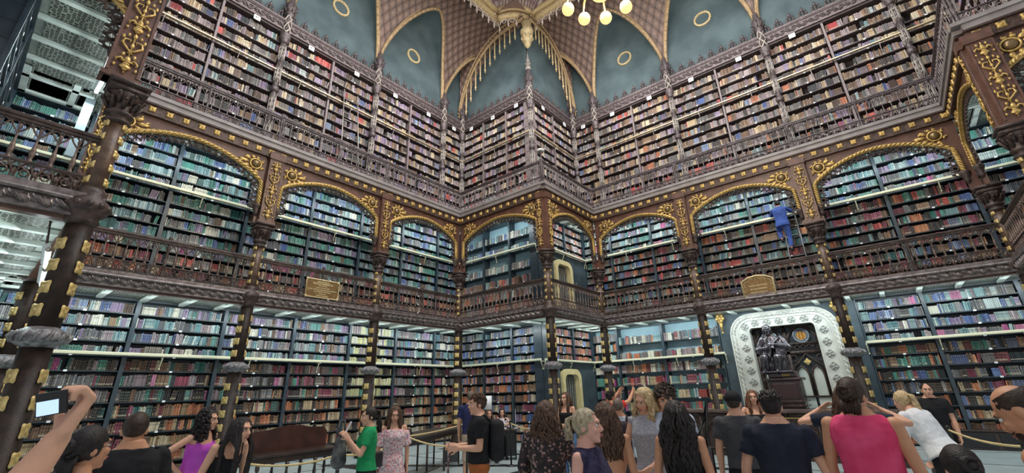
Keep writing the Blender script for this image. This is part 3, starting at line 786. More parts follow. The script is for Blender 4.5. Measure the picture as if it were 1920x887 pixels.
column(A_, B_, -45, 'iron column with gilt flowers at the projecting corner of the corner pier')
column(R_, B_, -45, 'iron column with gilt flowers in the inner corner right of the corner pier')
column(R_, B_-3.82, -90, 'iron column with gilt flowers left of the statue niche')
column(R_, B_-7.74, -90, 'iron column with gilt flowers right of the statue niche')
column(R_, C_, -90, 'iron column with gilt flowers in the inner corner at the far right')
column(E_, C_, -90, 'dark iron column under the gilded pilaster at the right edge')

# arches of the lower storey --------------------------------------------
def scrollwork(m, w, z0, z1, y, r=.014, step=.34):
    """gilt arabesque running up a pilaster: vases, stems and curling leaves"""
    n = max(1, int((z1-z0)/step))
    m.tube([(0, y, z0), (0, y-.01, z1)], r*.9, 5)
    for i in range(n):
        zc = z0+(z1-z0)*(i+.5)/n; h = (z1-z0)/n*.5
        if i % 2 == 0:          # vase with spreading leaves
            for dz, rw, rh in ((-.7, .10, .05), (-.4, .22, .16), (-.1, .14, .08), (.12, .26, .06), (.35, .12, .2)):
                m.ball((0, y-.015, zc+h*dz), (w*rw, r*1.8, h*rh*1.6), 8, 5)
            for s in (-1, 1):
                m.tube([(s*w*.06, y, zc+h*.1), (s*w*.24, y-.02, zc+h*.35), (s*w*.38, y-.015, zc+h*.15), (s*w*.34, y-.01, zc-h*.1)], [r, r*1.4, r*1.1, r*.5], 5)
                m.ball((s*w*.20, y-.02, zc+h*.75), (r*1.6, r, r*2.4), 6, 4); m.ball((s*w*.38, y-.01, zc-h*.45), (r*1.4, r, r*2), 6, 4)
        else:                   # crossing scrolls
            for s in (-1, 1):
                m.tube([(-s*w*.10, y, zc-h), (s*w*.14, y-.015, zc-h*.6), (s*w*.36, y-.02, zc-h*.15), (s*w*.30, y-.015, zc+h*.3), (s*w*.10, y-.01, zc+h*.35), (s*w*.12, y-.01, zc+h*.05)], [r*.9, r*1.2, r*1.3, r*1.1, r*.9, r*.6], 5)
                m.ball((s*w*.38, y-.02, zc+h*.5), (r*1.5, r, r*2.6), 6, 4); m.ball((s*w*.22, y-.02, zc+h*.8), (r*1.4, r, r*2), 6, 4)
            m.ball((0, y-.02, zc+h*.8), (r*2, r*1.4, r*3.2), 6, 5); m.ball((0, y-.02, zc-h*.2), (r*1.8, r*1.3, r*3), 6, 5)
def pilaster(rn, s, label, w=.40, d=-.05):
    t = thing('gilded_pilaster', label, 'pilaster', RM(rn, s, d, 6.36), 'pilasters over the columns')
    MB().bevbox(-w/2, w/2, -.12, .12, 0, 2.12, .015).box(-w/2-.04, w/2+.04, -.16, .14, -.0, .07).box(-w/2-.03, w/2+.03, -.15, .13, 2.05, 2.28).box(-w/2, -w/2+.04, -.14, -.12, .1, 2.0).box(w/2-.04, w/2, -.14, -.12, .1, 2.0).build('panel', WOODR, t)
    g = MB(); scrollwork(g, w*.85, .12, 1.98, -.135, .016); g.build('gilt_arabesque', GOLD, t, True)
pilaster('left', 4.05, 'wood pilaster with gilt arabesque between first and second arches of the left wall')
pilaster('left', 8.0, 'wood pilaster with gilt arabesque between second and third arches of the left wall')
pilaster('p1', 4.34, 'gilt pilaster, left one of the pair on the corner pier', .26)
pilaster('p2', .10, 'gilt pilaster, right one of the pair on the corner pier', .26)
pilaster('right', 3.82, 'wood pilaster with gilt arabesque between first and second arches of the right wall')
pilaster('right', 7.74, 'wood pilaster with gilt arabesque right of the man on the ladder')
pilaster('q2', .12, 'large gilt pilaster at the right edge of the picture', .42)
pilaster('q1', 3.7, 'narrow gilt pilaster on the side of the right-hand pier', .22)
pilaster('l2', 3.66, 'large gilt pilaster with arabesque at the upper left', .42)
pilaster('left', .12, 'narrow dark pilaster behind the big left column', .2)
AZ0, AZ1, AZT = 6.36, 7.60, 8.50
def arch(rn, s0, s1, label, apex=8.22, gold=True):
    w = s1-s0; ja, jb = .27, w-.27; mid = w/2
    t = thing('gallery_arch', label, 'arch', RM(rn, s0, 0, 0), 'gilded arches of the lower gallery')
    N = 32
    crv = [(ja, 6.86), (ja, 7.2), (ja+.02, AZ1)]
    for i in range(1, N):
        x = ja+(jb-ja)*i/N; k = abs(x-mid)/(mid-ja); crv.append((x, AZ1+(apex-AZ1)*(1-k**1.8)**.85))
    crv += [(jb-.02, AZ1), (jb, 7.2), (jb, 6.86)]
    top = []
    for i, (x, z) in enumerate(crv):
        top.append((x, 8.52))
    left = [(.06, z) for z in (6.86, 8.52)]
    m = MB(); core = crv[2:-2]
    m.strip(core, [(x, 8.52) for x, z in core], -.03, .06)
    m.box(.06, ja+.02, -.03, .06, 6.36, 8.52).box(jb-.02, w-.06, -.03, .06, 6.36, 8.52)
    m.build('spandrel', WOODR, t)
    fz = MB().box(.0, w, -.09, .08, 8.5, 8.78).box(0, w, -.14, .08, 8.76, 8.82).box(0, w, -.12, .08, 8.47, 8.52)
    fz.build('frieze', IRON2, t)
    n = max(3, round(w/.36))
    for i in range(n): link('frieze_flower', ROSF, t, T(w*(i+.5)/n, -.09, 8.64))
    g = MB(); pts = [(x, -.055, z) for x, z in crv]
    g.tube(pts, .065, 8, flat=.75)
    # twisted leaf wrap
    for i in range(len(crv)-1):
        (xa, za), (xb, zb) = crv[i], crv[i+1]; L = math.hypot(xb-xa, zb-za); k = max(1, int(L/.07))
        for j in range(k):
            x = xa+(xb-xa)*j/k; z = za+(zb-za)*j/k; a = math.atan2(zb-za, xb-xa)
            g.ball((0, 0, 0), (.028, .02, .075), 5, 4, T(x, -.115, z) @ Matrix.Rotation(-a+.9, 4, 'Y'))
    g.build('gilt_moulding', GOLD if gold else IRON2, t, True)
    # cusped dark fringe under the arch
    f = MB(); acc = 0
    for i in range(len(crv)-1):
        (xa, za), (xb, zb) = crv[i], crv[i+1]; L = math.hypot(xb-xa, zb-za)
        while acc < L:
            x = xa+(xb-xa)*acc/L; z = za+(zb-za)*acc/L; tx, tz = (xb-xa)/L, (zb-za)/L; nx, nz = tz, -tx
            cx, cz = x+nx*.13, z+nz*.13
            f.tube([(cx+.062*math.cos(a), -.02, cz+.062*math.sin(a)) for a in [2*PI*q/8 for q in range(8)]], .022, 5, closed=True)
            f.ball((x+nx*.22, -.02, z+nz*.22), .034, 6, 4)
            f.tube([(x+nx*.05+tx*.07, -.02, z+nz*.05+tz*.07), (x+nx*.17+tx*.085, -.02, z+nz*.17+tz*.085), (x+nx*.24+tx*.07, -.02, z+nz*.24+tz*.07)], [.022, .018, .012], 4)
            acc += .17
        acc -= L
    f.strip([(x+.0, z) for x, z in [(a, b) for a, b in crv]], [(x, z) for x, z in crv], 0, 0) if False else None
    f.build('cusped_fringe', IRON, t, True)
    # medallions with leaves in the upper corners
    for sx in ((ja+.26), (jb-.26)):
        if w < 3 and False: continue
        zc = 8.13; md = thing2('medallion', t, T(sx, -.06, zc))
        MB().ball((0, 0, 0), (.115, .09, .115), 14, 8).build('boss', mat('dark_gold_boss', (.22, .15, .07), .3, .6), md, True)
        rg = MB(); rg.tube([(.15*math.cos(a), 0, .15*math.sin(a)) for a in [2*PI*q/20 for q in range(20)]], .026, 6, closed=True)
        sgn = 1 if sx < mid else -1
        for ang, ln in ((4, .30), (32, .20), (-26, .24), (-62, .17), (-100, .15), (150, .07), (100, .07), (65, .10), (-150, .08)):
            a = math.radians(ang); ca, sa = math.cos(a)*sgn, math.sin(a)
            rg.ball((0, 0, 0), (ln/2, .03, .055), 7, 5, T(ca*(.17+ln/2), .01, sa*(.17+ln/2)) @ Matrix.Rotation(-math.atan2(sa, ca), 4, 'Y'))
            rg.ball((0, 0, 0), (ln/3.4, .025, .028), 6, 4, T(ca*(.20+ln*.6)-.03*sa, .0, sa*(.20+ln*.6)+.05*ca) @ Matrix.Rotation(-math.atan2(sa, ca)-.7, 4, 'Y'))
        rg.build('gilt_leaves', GOLD, md, True)
    # corbels carrying the arch ends
    for sx in (ja, jb):
        MB().lathe([(.03, 6.55), (.08, 6.65), (.06, 6.7), (.11, 6.82), (.13, 6.9), (.10, 6.93)], 10, T(sx, -.02, 0)).build('corbel', IRON, t, True)
def thing2(name, parent, mw):
    o = bpy.data.objects.new(name, None); COL.objects.link(o); o.parent = parent; o.matrix_local = mw; o.empty_display_size = .1; return o
arch('left', 0, 4.05, 'gilded arch over green books, nearest one of the left wall', 8.26)
arch('left', 4.05, 8.0, 'gilded arch above the rectangular plaque on the left wall')
arch('left', 8.0, 11.87, 'gilded arch of the left wall next to the corner pier')
arch('p1', 0, 4.42, 'gilded arch on the left face of the corner pier')
arch('p2', 0, 3.69, 'gilded arch over the doorway on the right face of the corner pier')
arch('right', 0, 3.82, 'gilded arch of the right wall next to the corner pier')
arch('right', 3.82, 7.74, 'gilded arch around the man on the ladder')
arch('right', 7.74, 11.61, 'wide gilded arch over blue books at the right end of the right wall', 8.26)
arch('q1', 0, 3.79, 'steep gilded arch on the side of the right-hand pier')
arch('q2', 0, 4.4, 'gilded arch cut off by the right edge of the picture')
arch('l2', 0, 3.8, 'dark arch at the upper left in front of the lit ceiling', 8.26)

# balustrades ------------------------------------------------------------
BAL1 = MB(); BAL1.lathe([(.03, 0), (.035, .03), (.018, .05), (.028, .10), (.034, .16), (.024, .22), (.013, .30), (.012, .46), (.02, .48), (.014, .50), (.022, .53)], 8)
BAL1 = BAL1.mesh('baluster', BALM1, True)
BAL2 = MB(); BAL2.lathe([(.02, 0), (.026, .03), (.014, .06), (.013, .30), (.022, .32), (.013, .34), (.012, .52), (.022, .55)], 6)
BAL2 = BAL2.mesh('baluster', BALM2, True)
def balustrade(rn, s0, s1, lv, label):
    zf = 4.44 if lv == 1 else 9.04; w = s1-s0; M_ = BALM1 if lv == 1 else BALM2; M2 = IRON if lv == 1 else IRONG
    H = .94 if lv == 1 else .98
    t = thing('iron_balustrade', label, 'railing', RM(rn, s0, -.02, zf), 'iron gallery railings')
    pitch = .195 if lv == 1 else .20; n = max(4, round(w/pitch)); p = w/n
    hr = MB().bevbox(0, w, -.055, .055, H-.05, H+.01, .015).box(0, w, -.035, .035, H-.09, H-.05); hr.build('handrail', M2, t)
    MB().box(0, w, -.04, .04, .0, .035).box(0, w, -.025, .025, .27, .295).build('bottom_rail', M2, t)
    top = MB(); bot = MB()
    z0, z1 = .295+.50, H-.09
    for i in range(n):
        xc = (i+.5)*p
        # intersecting pointed loops on top
        for s in (-1, 1):
            top.tube([(xc, 0, z0-.13), (xc+s*p*.32, -.004, z0-.05), (xc+s*p*.5, 0, z0+.03), (xc+s*p*.42, 0, z1-.03), (xc+s*p*.15, 0, z1)], [.012, .012, .012, .012, .01], 4)
        top.tube([(xc+.032*math.cos(a), 0, z0+.045+.04*math.sin(a)) for a in [2*PI*q/7 for q in range(7)]], .012, 4, closed=True)
        top.ball((xc, -.01, z0-.03), (.024, .018, .03), 6, 4)
        top.ball((xc+p*.5, -.01, z0+.06), .02, 5, 4)
        # scrolls below
        bot.tube([(xc+p*.42*math.cos(a), 0, .05+.20*math.sin(a)) for a in np.linspace(0, PI, 8)], .013, 4)
        bot.tube([(xc+.045*math.cos(a), 0, .12+.045*math.sin(a)) for a in [2*PI*q/7 for q in range(7)]], .013, 4, closed=True)
        for s in (-1, 1): bot.tube([(xc, 0, .17), (xc+s*p*.22, 0, .20), (xc+s*p*.45, 0, .26)], .011, 4); 
        bot.ball((xc+p*.5, -.01, .13), (.022, .018, .05), 5, 4)
    top.build('pointed_tracery', M_, t); bot.build('scroll_panel', M_, t)
    for i in range(n):
        link('baluster', BAL1 if lv == 1 else BAL2, t, T((i+.5)*p, 0, .28) @ SCL(1, 1, .96))
    nb = max(1, round(w/1.95)); 
    for i in range(nb+1):
        x = min(max(w*i/nb, .03), w-.03)
        MB().lathe([(.05, 0), (.05, .08), (.03, .12), (.03, .28), (.045, .31), (.03, .34), (.026, .5), (.035, .72), (.045, .75), (.03, .8), (.04, H-.02), (.05, H+.05), (.03, H+.10), (.012, H+.13)], 8, T(x, 0, 0)).build('post', M2, t, True)
    return t
for lv in (1, 2):
    nm = 'dark lower' if lv == 1 else 'grey upper'
    balustrade('left', .0, 4.05, lv, nm+' gallery railing, nearest length along the left wall')
    balustrade('left', 4.05, 8.0, lv, nm+' gallery railing, middle length along the left wall')
    balustrade('left', 8.0, 11.87, lv, nm+' gallery railing, left wall length ending at the corner pier')
    balustrade('p1', 0, 4.42, lv, nm+' gallery railing on the left face of the corner pier')
    balustrade('p2', 0, 3.69, lv, nm+' gallery railing on the right face of the corner pier')
    balustrade('right', 0, 3.82, lv, nm+' gallery railing, right wall length starting at the corner pier')
    balustrade('right', 3.82, 7.74, lv, nm+' gallery railing, middle length along the right wall')
    balustrade('right', 7.74, 11.61, lv, nm+' gallery railing, last length along the right wall')
    balustrade('q1', 0, 3.79, lv, nm+' gallery railing on the side of the right-hand pier')
    balustrade('q2', 0, 4.4, lv, nm+' gallery railing at the right edge')
balustrade('l2', 0, 3.8, 1, 'dark lower gallery railing at the far left in front of the big column')
# slab edges: twisted rope moulding below, grey fascia above
mo = MB(); fa = MB(); und = MB()
for rn, a, b in (('left', 0, A_-F_), ('p1', 0, 4.42), ('p2', 0, 3.69), ('right', 0, 11.61), ('q1', 0, 3.79), ('q2', 0, 4.4), ('l2', 0, 3.8), ('l1', 0, 4.68)):
    twist_tube(mo, (a, -.10, 4.22), (b, -.10, 4.22), .085, RM(rn)); 
    mo.box(a-.1, b+.1, -.16, .02, 4.36, 4.44, RM(rn)); mo.box(a, b, -.10, .06, 4.10, 4.36, RM(rn))
    mo.tube([(a, -.14, 4.33), (b, -.14, 4.33)], .035, 6, RM(rn))
    und.box(a-.0, b, -.02, .12, 4.05, 4.12, RM(rn))
    fa.box(a-.16 if rn not in ('left', 'right') else a, b+.0, -.19, .02, 8.95, 9.045, RM(rn)); fa.box(a, b, -.15, .02, 8.80, 8.95, RM(rn))
struct(mo.build('trim_2', mat('rope_moulding_iron', (.13, .105, .10), .35, .4, (.27, .23, .22), 9, .2)))
struct(fa.build('trim_3', SLATE)); struct(und.build('trim_4', WOODR))

# upper storey: colonnettes, frieze and cresting -----------------------------
def colonnette_meshes():
    g = {}
    b = MB(); b.lathe([(.15, 9.04), (.15, 9.2), (.10, 9.3), (.13, 9.36), (.09, 9.42)], 10)
    b.lathe([(.09, 9.42), (.085, 11.5), (.085, 13.85)], 8)
    b.lathe([(.09, 11.65), (.13, 11.7), (.14, 11.78), (.13, 11.86), (.09, 11.92)], 12)
    g['shaft'] = b.mesh('shaft', IRONG, True)
    p = MB()                             # raised open tracery on the shaft
    for z0, z1 in ((9.5, 10.5), (10.6, 11.6), (12.0, 12.85), (12.95, 13.8)):
        for a in (-90, -30, -150, 30, 150, 90):
            m = RZ(a+90); zc, h = (z0+z1)/2, (z1-z0)/2
            p.tube([(x*.04, -.098, zc+z*h) for x, z in ((-1, -.5), (0, -.95), (1, -.5), (1, .5), (0, .95), (-1, .5))], .012, 4, m, closed=True)
            p.ball((0, -.1, zc+h*.45), (.018, .012, .05), 5, 4, m); p.ball((0, -.1, zc-h*.4), (.018, .012, .07), 5, 4, m); p.ball((0, -.1, zc), (.014, .012, .10), 5, 4, m)
    g['tracery'] = p.mesh('tracery', PEWTER, True)
    c = MB(); c.lathe([(.09, 13.8), (.13, 13.84), (.12, 13.9), (.15, 14.0), (.19, 14.1), (.17, 14.16), (.2, 14.2), (.11, 14.28)], 12)
    c.lathe([(.11, 14.25), (.11, 15.1), (.15, 15.15), (.17, 15.22), (.13, 15.28), (.17, 15.38), (.21, 15.52), (.18, 15.58), (.2, 15.66), (.12, 15.78), (.1, 16.0), (.05, 16.1)], 12)
    for i in range(8):
        a = 2*PI*i/8; ca, sa = math.cos(a), math.sin(a)
        c.tube([(.14*ca, .14*sa, 15.28), (.20*ca, .20*sa, 15.42), (.26*ca, .26*sa, 15.54), (.25*ca, .25*sa, 15.48)], [.025, .03, .025, .012], 5)
    g['capital'] = c.mesh('capital', IRONG, True)
    tw = MB()
    for ph in range(3):
        for sg in (1, -1):
            tw.tube([(.115*math.cos(sg*t*4.2+ph*2*PI/3), .115*math.sin(sg*t*4.2+ph*2*PI/3), 14.28+.82*t) for t in np.linspace(0, 1, 22)], .024, 5)
    g['braided_band'] = tw.mesh('braided_band', PEWTER, True)
    return g
CL = colonnette_meshes()
FIN = MB(); FIN.lathe([(.1, 16.0), (.16, 16.08), (.1, 16.15), (.13, 16.3), (.07, 16.4), (.09, 16.5), (.045, 16.7), (.055, 16.78), (.02, 17.0), (.005, 17.2)], 10)
for i in range(6):
    a = PI/3*i; FIN.ball((.1*math.cos(a), .1*math.sin(a), 16.35), (.04, .04, .07), 5, 4)
    FIN.ball((.07*math.cos(a), .07*math.sin(a), 16.6), (.03, .03, .05), 5, 4)
def colonnette(rn, s, label, fin=False, d=None):
    t = thing('slender_colonnette', label, 'column', RM(rn, s, D_-.12 if d is None else d, 0), 'colonnettes of the upper gallery')
    for k, me in CL.items(): link(k, me, t)
    if fin: link('finial', FIN.mesh('finial', PEWTER, True), t)
colonnette('left', 0.1, 'silvery colonnette of the upper gallery at the left end')
colonnette('left', 4.05, 'silvery colonnette of the upper gallery left of the tall ladder')
colonnette('left', 8.0, 'silvery colonnette of the upper gallery right of the tall ladder')
colonnette('left', 11.87, 'silvery colonnette of the left wall, second from the inner corner')
colonnette('left', 13.15, 'silvery colonnette in the inner corner left of the corner pier')
colonnette('p1', 3.02+.02, 'silvery colonnette with a tall finial on the projecting corner of the pier', True, D_-.02)
colonnette('right', -1.28, 'silvery colonnette in the inner corner right of the corner pier')
colonnette('right', 0, 'silvery colonnette of the right wall next to the corner pier')
colonnette('right', 3.82, 'silvery colonnette of the right wall over the lower gallery plaque')
colonnette('right', 7.74, 'silvery colonnette of the right wall above the man on the ladder')
colonnette('right', 11.61, 'wide silvery colonnette at the right end of the upper gallery')
CREST = MB()
for s in (-1, 1):
    CREST.tube([(0, 0, 0), (s*.05, 0, .08), (s*.11, 0, .14), (s*.13, 0, .20), (s*.09, 0, .22), (s*.07, 0, .17)], [.03, .03, .03, .028, .024, .018], 5)
    CREST.ball((s*.07, 0, .30), (.045, .025, .04), 6, 4); CREST.ball((s*.16, 0, .05), (.05, .025, .04), 6, 4)
CREST.tube([(0, 0, 0), (0, 0, .3)], .022, 5); CREST.ball((0, 0, .24), (.035, .03, .05), 6, 4); CREST.ball((0, 0, .37), (.045, .03, .06), 6, 5); CREST.ball((0, 0, .46), (.02, .02, .04), 5, 4)
CRESTM = CREST.mesh('cresting_fleuron', IRONG, True)
def frieze(rn, s0, s1, label):
    t = thing('carved_frieze', label, 'frieze', RM(rn, s0, D_-.06, 14.42)); w = s1-s0
    MB().box(0, w, 0, .18, 0, .50).box(0, w, -.05, .0, 0, .05).box(0, w, -.06, 0, .44, .52).box(0, w, -.04, 0, .40, .43).build('frieze_board', mat('frieze_iron', (.13, .105, .105), .5, .3, (.20, .16, .16), 10), t)
    m = MB(); n = max(2, round(w/.40)); p = w/n
    m.tube([(p*.25*k, -.02, .23+.10*math.sin(k*PI/2)) for k in range(n*4+1)], .024, 5)
    for i in range(n):
        for (dx, dz, ph) in ((.25, .26, 0), (.75, .20, PI)):
            cx = (i+dx)*p
            m.tube([(cx+(.085-.006*q)*math.cos(ph+q*.8), -.022, dz+(.085-.006*q)*math.sin(ph+q*.8)) for q in range(10)], .019, 4)
            m.ball((cx, -.02, dz), (.04, .03, .035), 6, 4)
            m.ball((cx+.1*p, -.02, dz-.09 if ph == 0 else dz+.10), (.07, .025, .03), 6, 4, None)
    m.build('scrolling_vine', IRONG, t, True)
    k = max(2, round(w/.45))
    for i in range(k): link('cresting_fleuron', CRESTM, t, T(w*(i+.5)/k, .08, .50) @ SCL(1.15))
frieze('left', -.3, 4.05, 'carved vine frieze with cresting, nearest length of the left wall')
frieze('left', 4.05, 8.0, 'carved vine frieze with cresting above the tall ladder')
frieze('left', 8.0, 11.87, 'carved vine frieze with cresting on the left wall towards the corner pier')
frieze('left', 11.87, 13.27, 'short carved vine frieze in the inner corner left of the pier')
frieze('p1', -1.35, 3.02, 'carved vine frieze on the left face of the corner pier')
frieze('p2', 1.4, 5.05, 'carved vine frieze on the right face of the corner pier')
frieze('right', -1.35, 0, 'short carved vine frieze in the inner corner right of the pier')
frieze('right', 0, 3.82, 'carved vine frieze with cresting on the right wall beside the pier')
frieze('right', 3.82, 7.74, 'carved vine frieze with cresting in the middle of the right wall')
frieze('right', 7.74, 11.61, 'carved vine frieze with cresting at the near end of the right wall')
# ------------------------------------------------------------------ statue niche on the right wall
def rrect(s0, s1, z0, z1, r, n=8):
    """open arch outline (s,z): up the left side, round the corners, down the right side"""
    p = [(s0, z0), (s0, (z0+z1-r)/2), (s0, z1-r)]
    p += [(s0+r-r*math.cos(a), z1-r+r*math.sin(a)) for a in np.linspace(0, PI/2, n)[1:]]
    p += [(s0+(s1-s0)*k/8+(r if False else 0), z1) for k in ()]
    p += [(s1-r+r*math.sin(a), z1-r+r*math.cos(a)) for a in np.linspace(0, PI/2, n)]
    p += [(s1, (z0+z1-r)/2), (s1, z0)]
    return p
nr = RM('right')
wm = MB(); wm.box(3.92, 4.30, D_, D_+.12, 0, 4.14).box(7.52, 8.04, D_, D_+.12, 0, 4.14)
wm.strip([(x, z) for x, z in rrect(4.30, 7.52, 2.0, 4.02, .7)][2:-2], [(x, 4.14) for x, z in rrect(4.30, 7.52, 2.0, 4.02, .7)][2:-2], D_, D_+.12)
struct(wm.build('wall_niche', TEALD, None, False, nr))
mf = thing('marble_doorway', 'carved white marble doorway with rounded top corners around the bronze statue', 'doorway', nr)
outer, inner = rrect(4.28, 7.54, 0, 4.04, .72), rrect(4.90, 6.88, 0, 3.56, .14)
MB().strip(inner, outer, D_-.06, D_+.5).build('marble_surround', MARBLE, mf)
rp = MB()
mid = rrect(4.40, 7.42, 0, 3.93, .62)
rp.tube([(x, D_-.07, z) for x, z in mid], .055, 6, flat=.7, twist=1.2)
rp.tube([(x, D_-.07, z) for x, z in rrect(4.30, 7.52, 0, 4.03, .71)], .03, 6); rp.tube([(x, D_-.07, z) for x, z in rrect(4.53, 7.29, 0, 3.82, .5)], .02, 6); rp.tube([(x, D_-.07, z) for x, z in inner], .025, 6)
for i, (x, z) in enumerate(mid[:-1]):
    x2, z2 = mid[i+1]; L = math.hypot(x2-x, z2-z); k = max(1, int(L/.16))
    for j in range(k):
        rp.ball((0, 0, 0), (.025, .03, .10), 5, 4, T(x+(x2-x)*j/k, D_-.09, z+(z2-z)*j/k) @ Matrix.Rotation(-math.atan2(z2-z, x2-x)+.9, 4, 'Y'))
rp.build('rope_carving', MARBLE, mf, True)
pathm = rrect(4.71, 7.09, .3, 3.69, .3)
for i, (x, z, a) in enumerate(along(pathm, .37)):
    q = MB(); R2 = .095
    for k in range(4):
        q.tube([(0, 0, 0), (.07*math.cos(k*PI/2+PI/4+.35), -.015, .07*math.sin(k*PI/2+PI/4+.35)), (.115*math.cos(k*PI/2+PI/4), 0, .115*math.sin(k*PI/2+PI/4))], [.02, .03, .012], 5)
        q.tube([(.10*math.cos(k*PI/2-.5), 0, .10*math.sin(k*PI/2-.5)), (.125*math.cos(k*PI/2), 0, .125*math.sin(k*PI/2)), (.10*math.cos(k*PI/2+.5), 0, .10*math.sin(k*PI/2+.5))], .014, 4)
    q.ball((0, -.01, 0), .03, 6, 4)
    q.build('carved_flower', MARBLEG, mf, True, T(x, D_-.065, z))
# dark gothic door behind the statue
dr = thing('gothic_screen_door', 'dark gothic screen with round amber windows and pale lancet panes behind the statue', 'door', nr)
dz = D_+.34
fb = MB(); fb.box(4.9, 6.88, dz, dz+.08, 0, .9)
for a, b, c, d in ((4.9, 4.98, 0, 3.56), (6.8, 6.88, 0, 3.56), (5.84, 5.94, 0, 3.56), (4.9, 6.88, 2.62, 2.72), (4.9, 6.88, 2.92, 2.99), (4.9, 6.88, 3.5, 3.56), (4.9, 6.88, .86, .96), (4.9, 6.88, 1.28, 1.33)):
    fb.box(a, b, dz-.04, dz+.06, c, d)
pn = MB(); pn.box(4.92, 6.86, dz+.10, dz+.12, 2.4, 3.52)
pn.build('upper_panel', mat('dark_grey_ironwork', (.05, .05, .052), .4, .4, (.10, .10, .10), 8, .2), dr)
for c in (5.41, 6.37):
    fb.tube([(c-.42, dz, 2.99), (c-.40, dz, 3.2), (c-.26, dz, 3.4), (c, dz, 3.53), (c+.26, dz, 3.4), (c+.40, dz, 3.2), (c+.42, dz, 2.99)], .035, 6)
    rg = MB(); rg.tube([(c+.22*math.cos(a), dz-.02, 3.20+.22*math.sin(a)) for a in [2*PI*k/24 for k in range(24)]], .038, 6, closed=True)
    rg.tube([(c+.16*math.cos(a), dz-.02, 3.20+.16*math.sin(a)) for a in [2*PI*k/24 for k in range(24)]], .022, 6, closed=True)
    ro = rg.build('round_frame', mat('grey_blue_metal', (.22, .24, .27), .3, .5), dr, True)
    am = MB(); am.lathe([(.001, -.01), (.15, -.01), (.15, .01), (.001, .01)], 24, T(c, dz, 3.2) @ RX(90)); am.build('amber_pane', AMBER, ro)
    br_ = MB(); 
    for dx in (-.05, .04): br_.box(c+dx-.006, c+dx+.006, dz-.025, dz-.012, 3.05, 3.35)
    br_.build('glazing_bar', BLACK, ro)
    # lancets
    for l in (c-.21, c+.21):
        w = .17
        pts = [(l-w, dz-.02, 1.33), (l-w, dz-.02, 1.95), (l-w*.75, dz-.02, 2.12), (l, dz-.02, 2.24), (l+w*.75, dz-.02, 2.12), (l+w, dz-.02, 1.95), (l+w, dz-.02, 1.33)]
        fb.tube(pts, .032, 6)
        pp_ = [(x, z) for x, y, z in pts]; MB().prism(pp_, dz+.01, dz+.02).build('lancet_pane', GLASSW, dr)
        MB().box(l-w, l+w, dz+.01, dz+.02, .96, 1.28).build('lower_pane', GLASSW, dr)
    fb.tube([(c-.42, dz-.02, 2.0), (c-.40, dz-.02, 2.25), (c-.22, dz-.02, 2.38), (c, dz-.02, 2.62), (c+.22, dz-.02, 2.38), (c+.40, dz-.02, 2.25), (c+.42, dz-.02, 2.0)], .03, 6)
    link('gilded_quatrefoil', ROS, dr, T(c, dz-.03, 2.36) @ RY(45))
for k in range(11):
    x = 5.02+.178*k; fb.tube([(x-.08, dz-.02, 2.74), (x+.08, dz-.02, 2.91)], .016, 4); fb.tube([(x+.08, dz-.02, 2.74), (x-.08, dz-.02, 2.91)], .016, 4)
for x in (5.02, 6.76, 5.78, 6.0): fb.tube([(x+.0+.1*math.cos(a), dz-.02, 2.48+.1*math.sin(a)) for a in [2*PI*k/14 for k in range(14)]], .022, 5, closed=True)
fb.build('iron_tracery', IRON, dr, True)
MB().box(4.9, 6.88, dz+.13, dz+.16, 0, 3.56).build('backing', BLACK, dr)
# statue pedestal
pd = thing('statue_pedestal', 'dark polished panelled pedestal under the bronze statue', 'pedestal', RM('right', 5.76, .72, 0))
MB().bevbox(-.50, .50, -.34, .34, 0, .18, .02).bevbox(-.44, .44, -.29, .29, .18, 1.80, .02).bevbox(-.52, .52, -.36, .36, 1.80, 1.88, .02).bevbox(-.40, .40, -.26, .26, 1.88, 2.04, .03).bevbox(-.5, .5, -.35, .35, 1.05, 1.10, .01).bevbox(-.5, .5, -.35, .35, 1.18, 1.22, .01).build('pedestal_body', mat('polished_dark_wood', (.022, .010, .010), .2, 0, (.05, .02, .02), 3, coat=.6), pd)
MB().bevbox(-.34, .34, -.31, -.28, 1.28, 1.72, .02).build('front_panel', mat('dark_red_panel', (.04, .014, .014), .25, 0, coat=.5), pd)
MB().bevbox(-.01, .20, -.275, -.255, 1.92, 1.99, .005).build('brass_plate', GOLD, pd)
for i, s in enumerate((4.06, 7.56)):
    m = MB()
    for k in range(7):
        a = k*PI/3; m.ball((.10*math.cos(a) if k < 6 else 0, -.05+.05*math.sin(a*2), .10*math.sin(a) if k < 6 else 0), (.065, .05, .07), 6, 5)
    m.tube([(0, 0, -.1), (.0, -.04, -.28), (0, 0, -.45)], [.08, .05, .02], 6); m.ball((0, -.02, -.5), .045, 6, 5); m.box(-.1, .1, -.02, .15, .08, .2)
    tag(m.build('gilded_corbel', GOLD, None, True, RM('right', s, D_-.12, 3.98)), 'small gilded corbel hanging under the gallery %s the marble doorway' % ('left of' if i == 0 else 'right of'), 'corbel', 'gilded corbels beside the doorway')

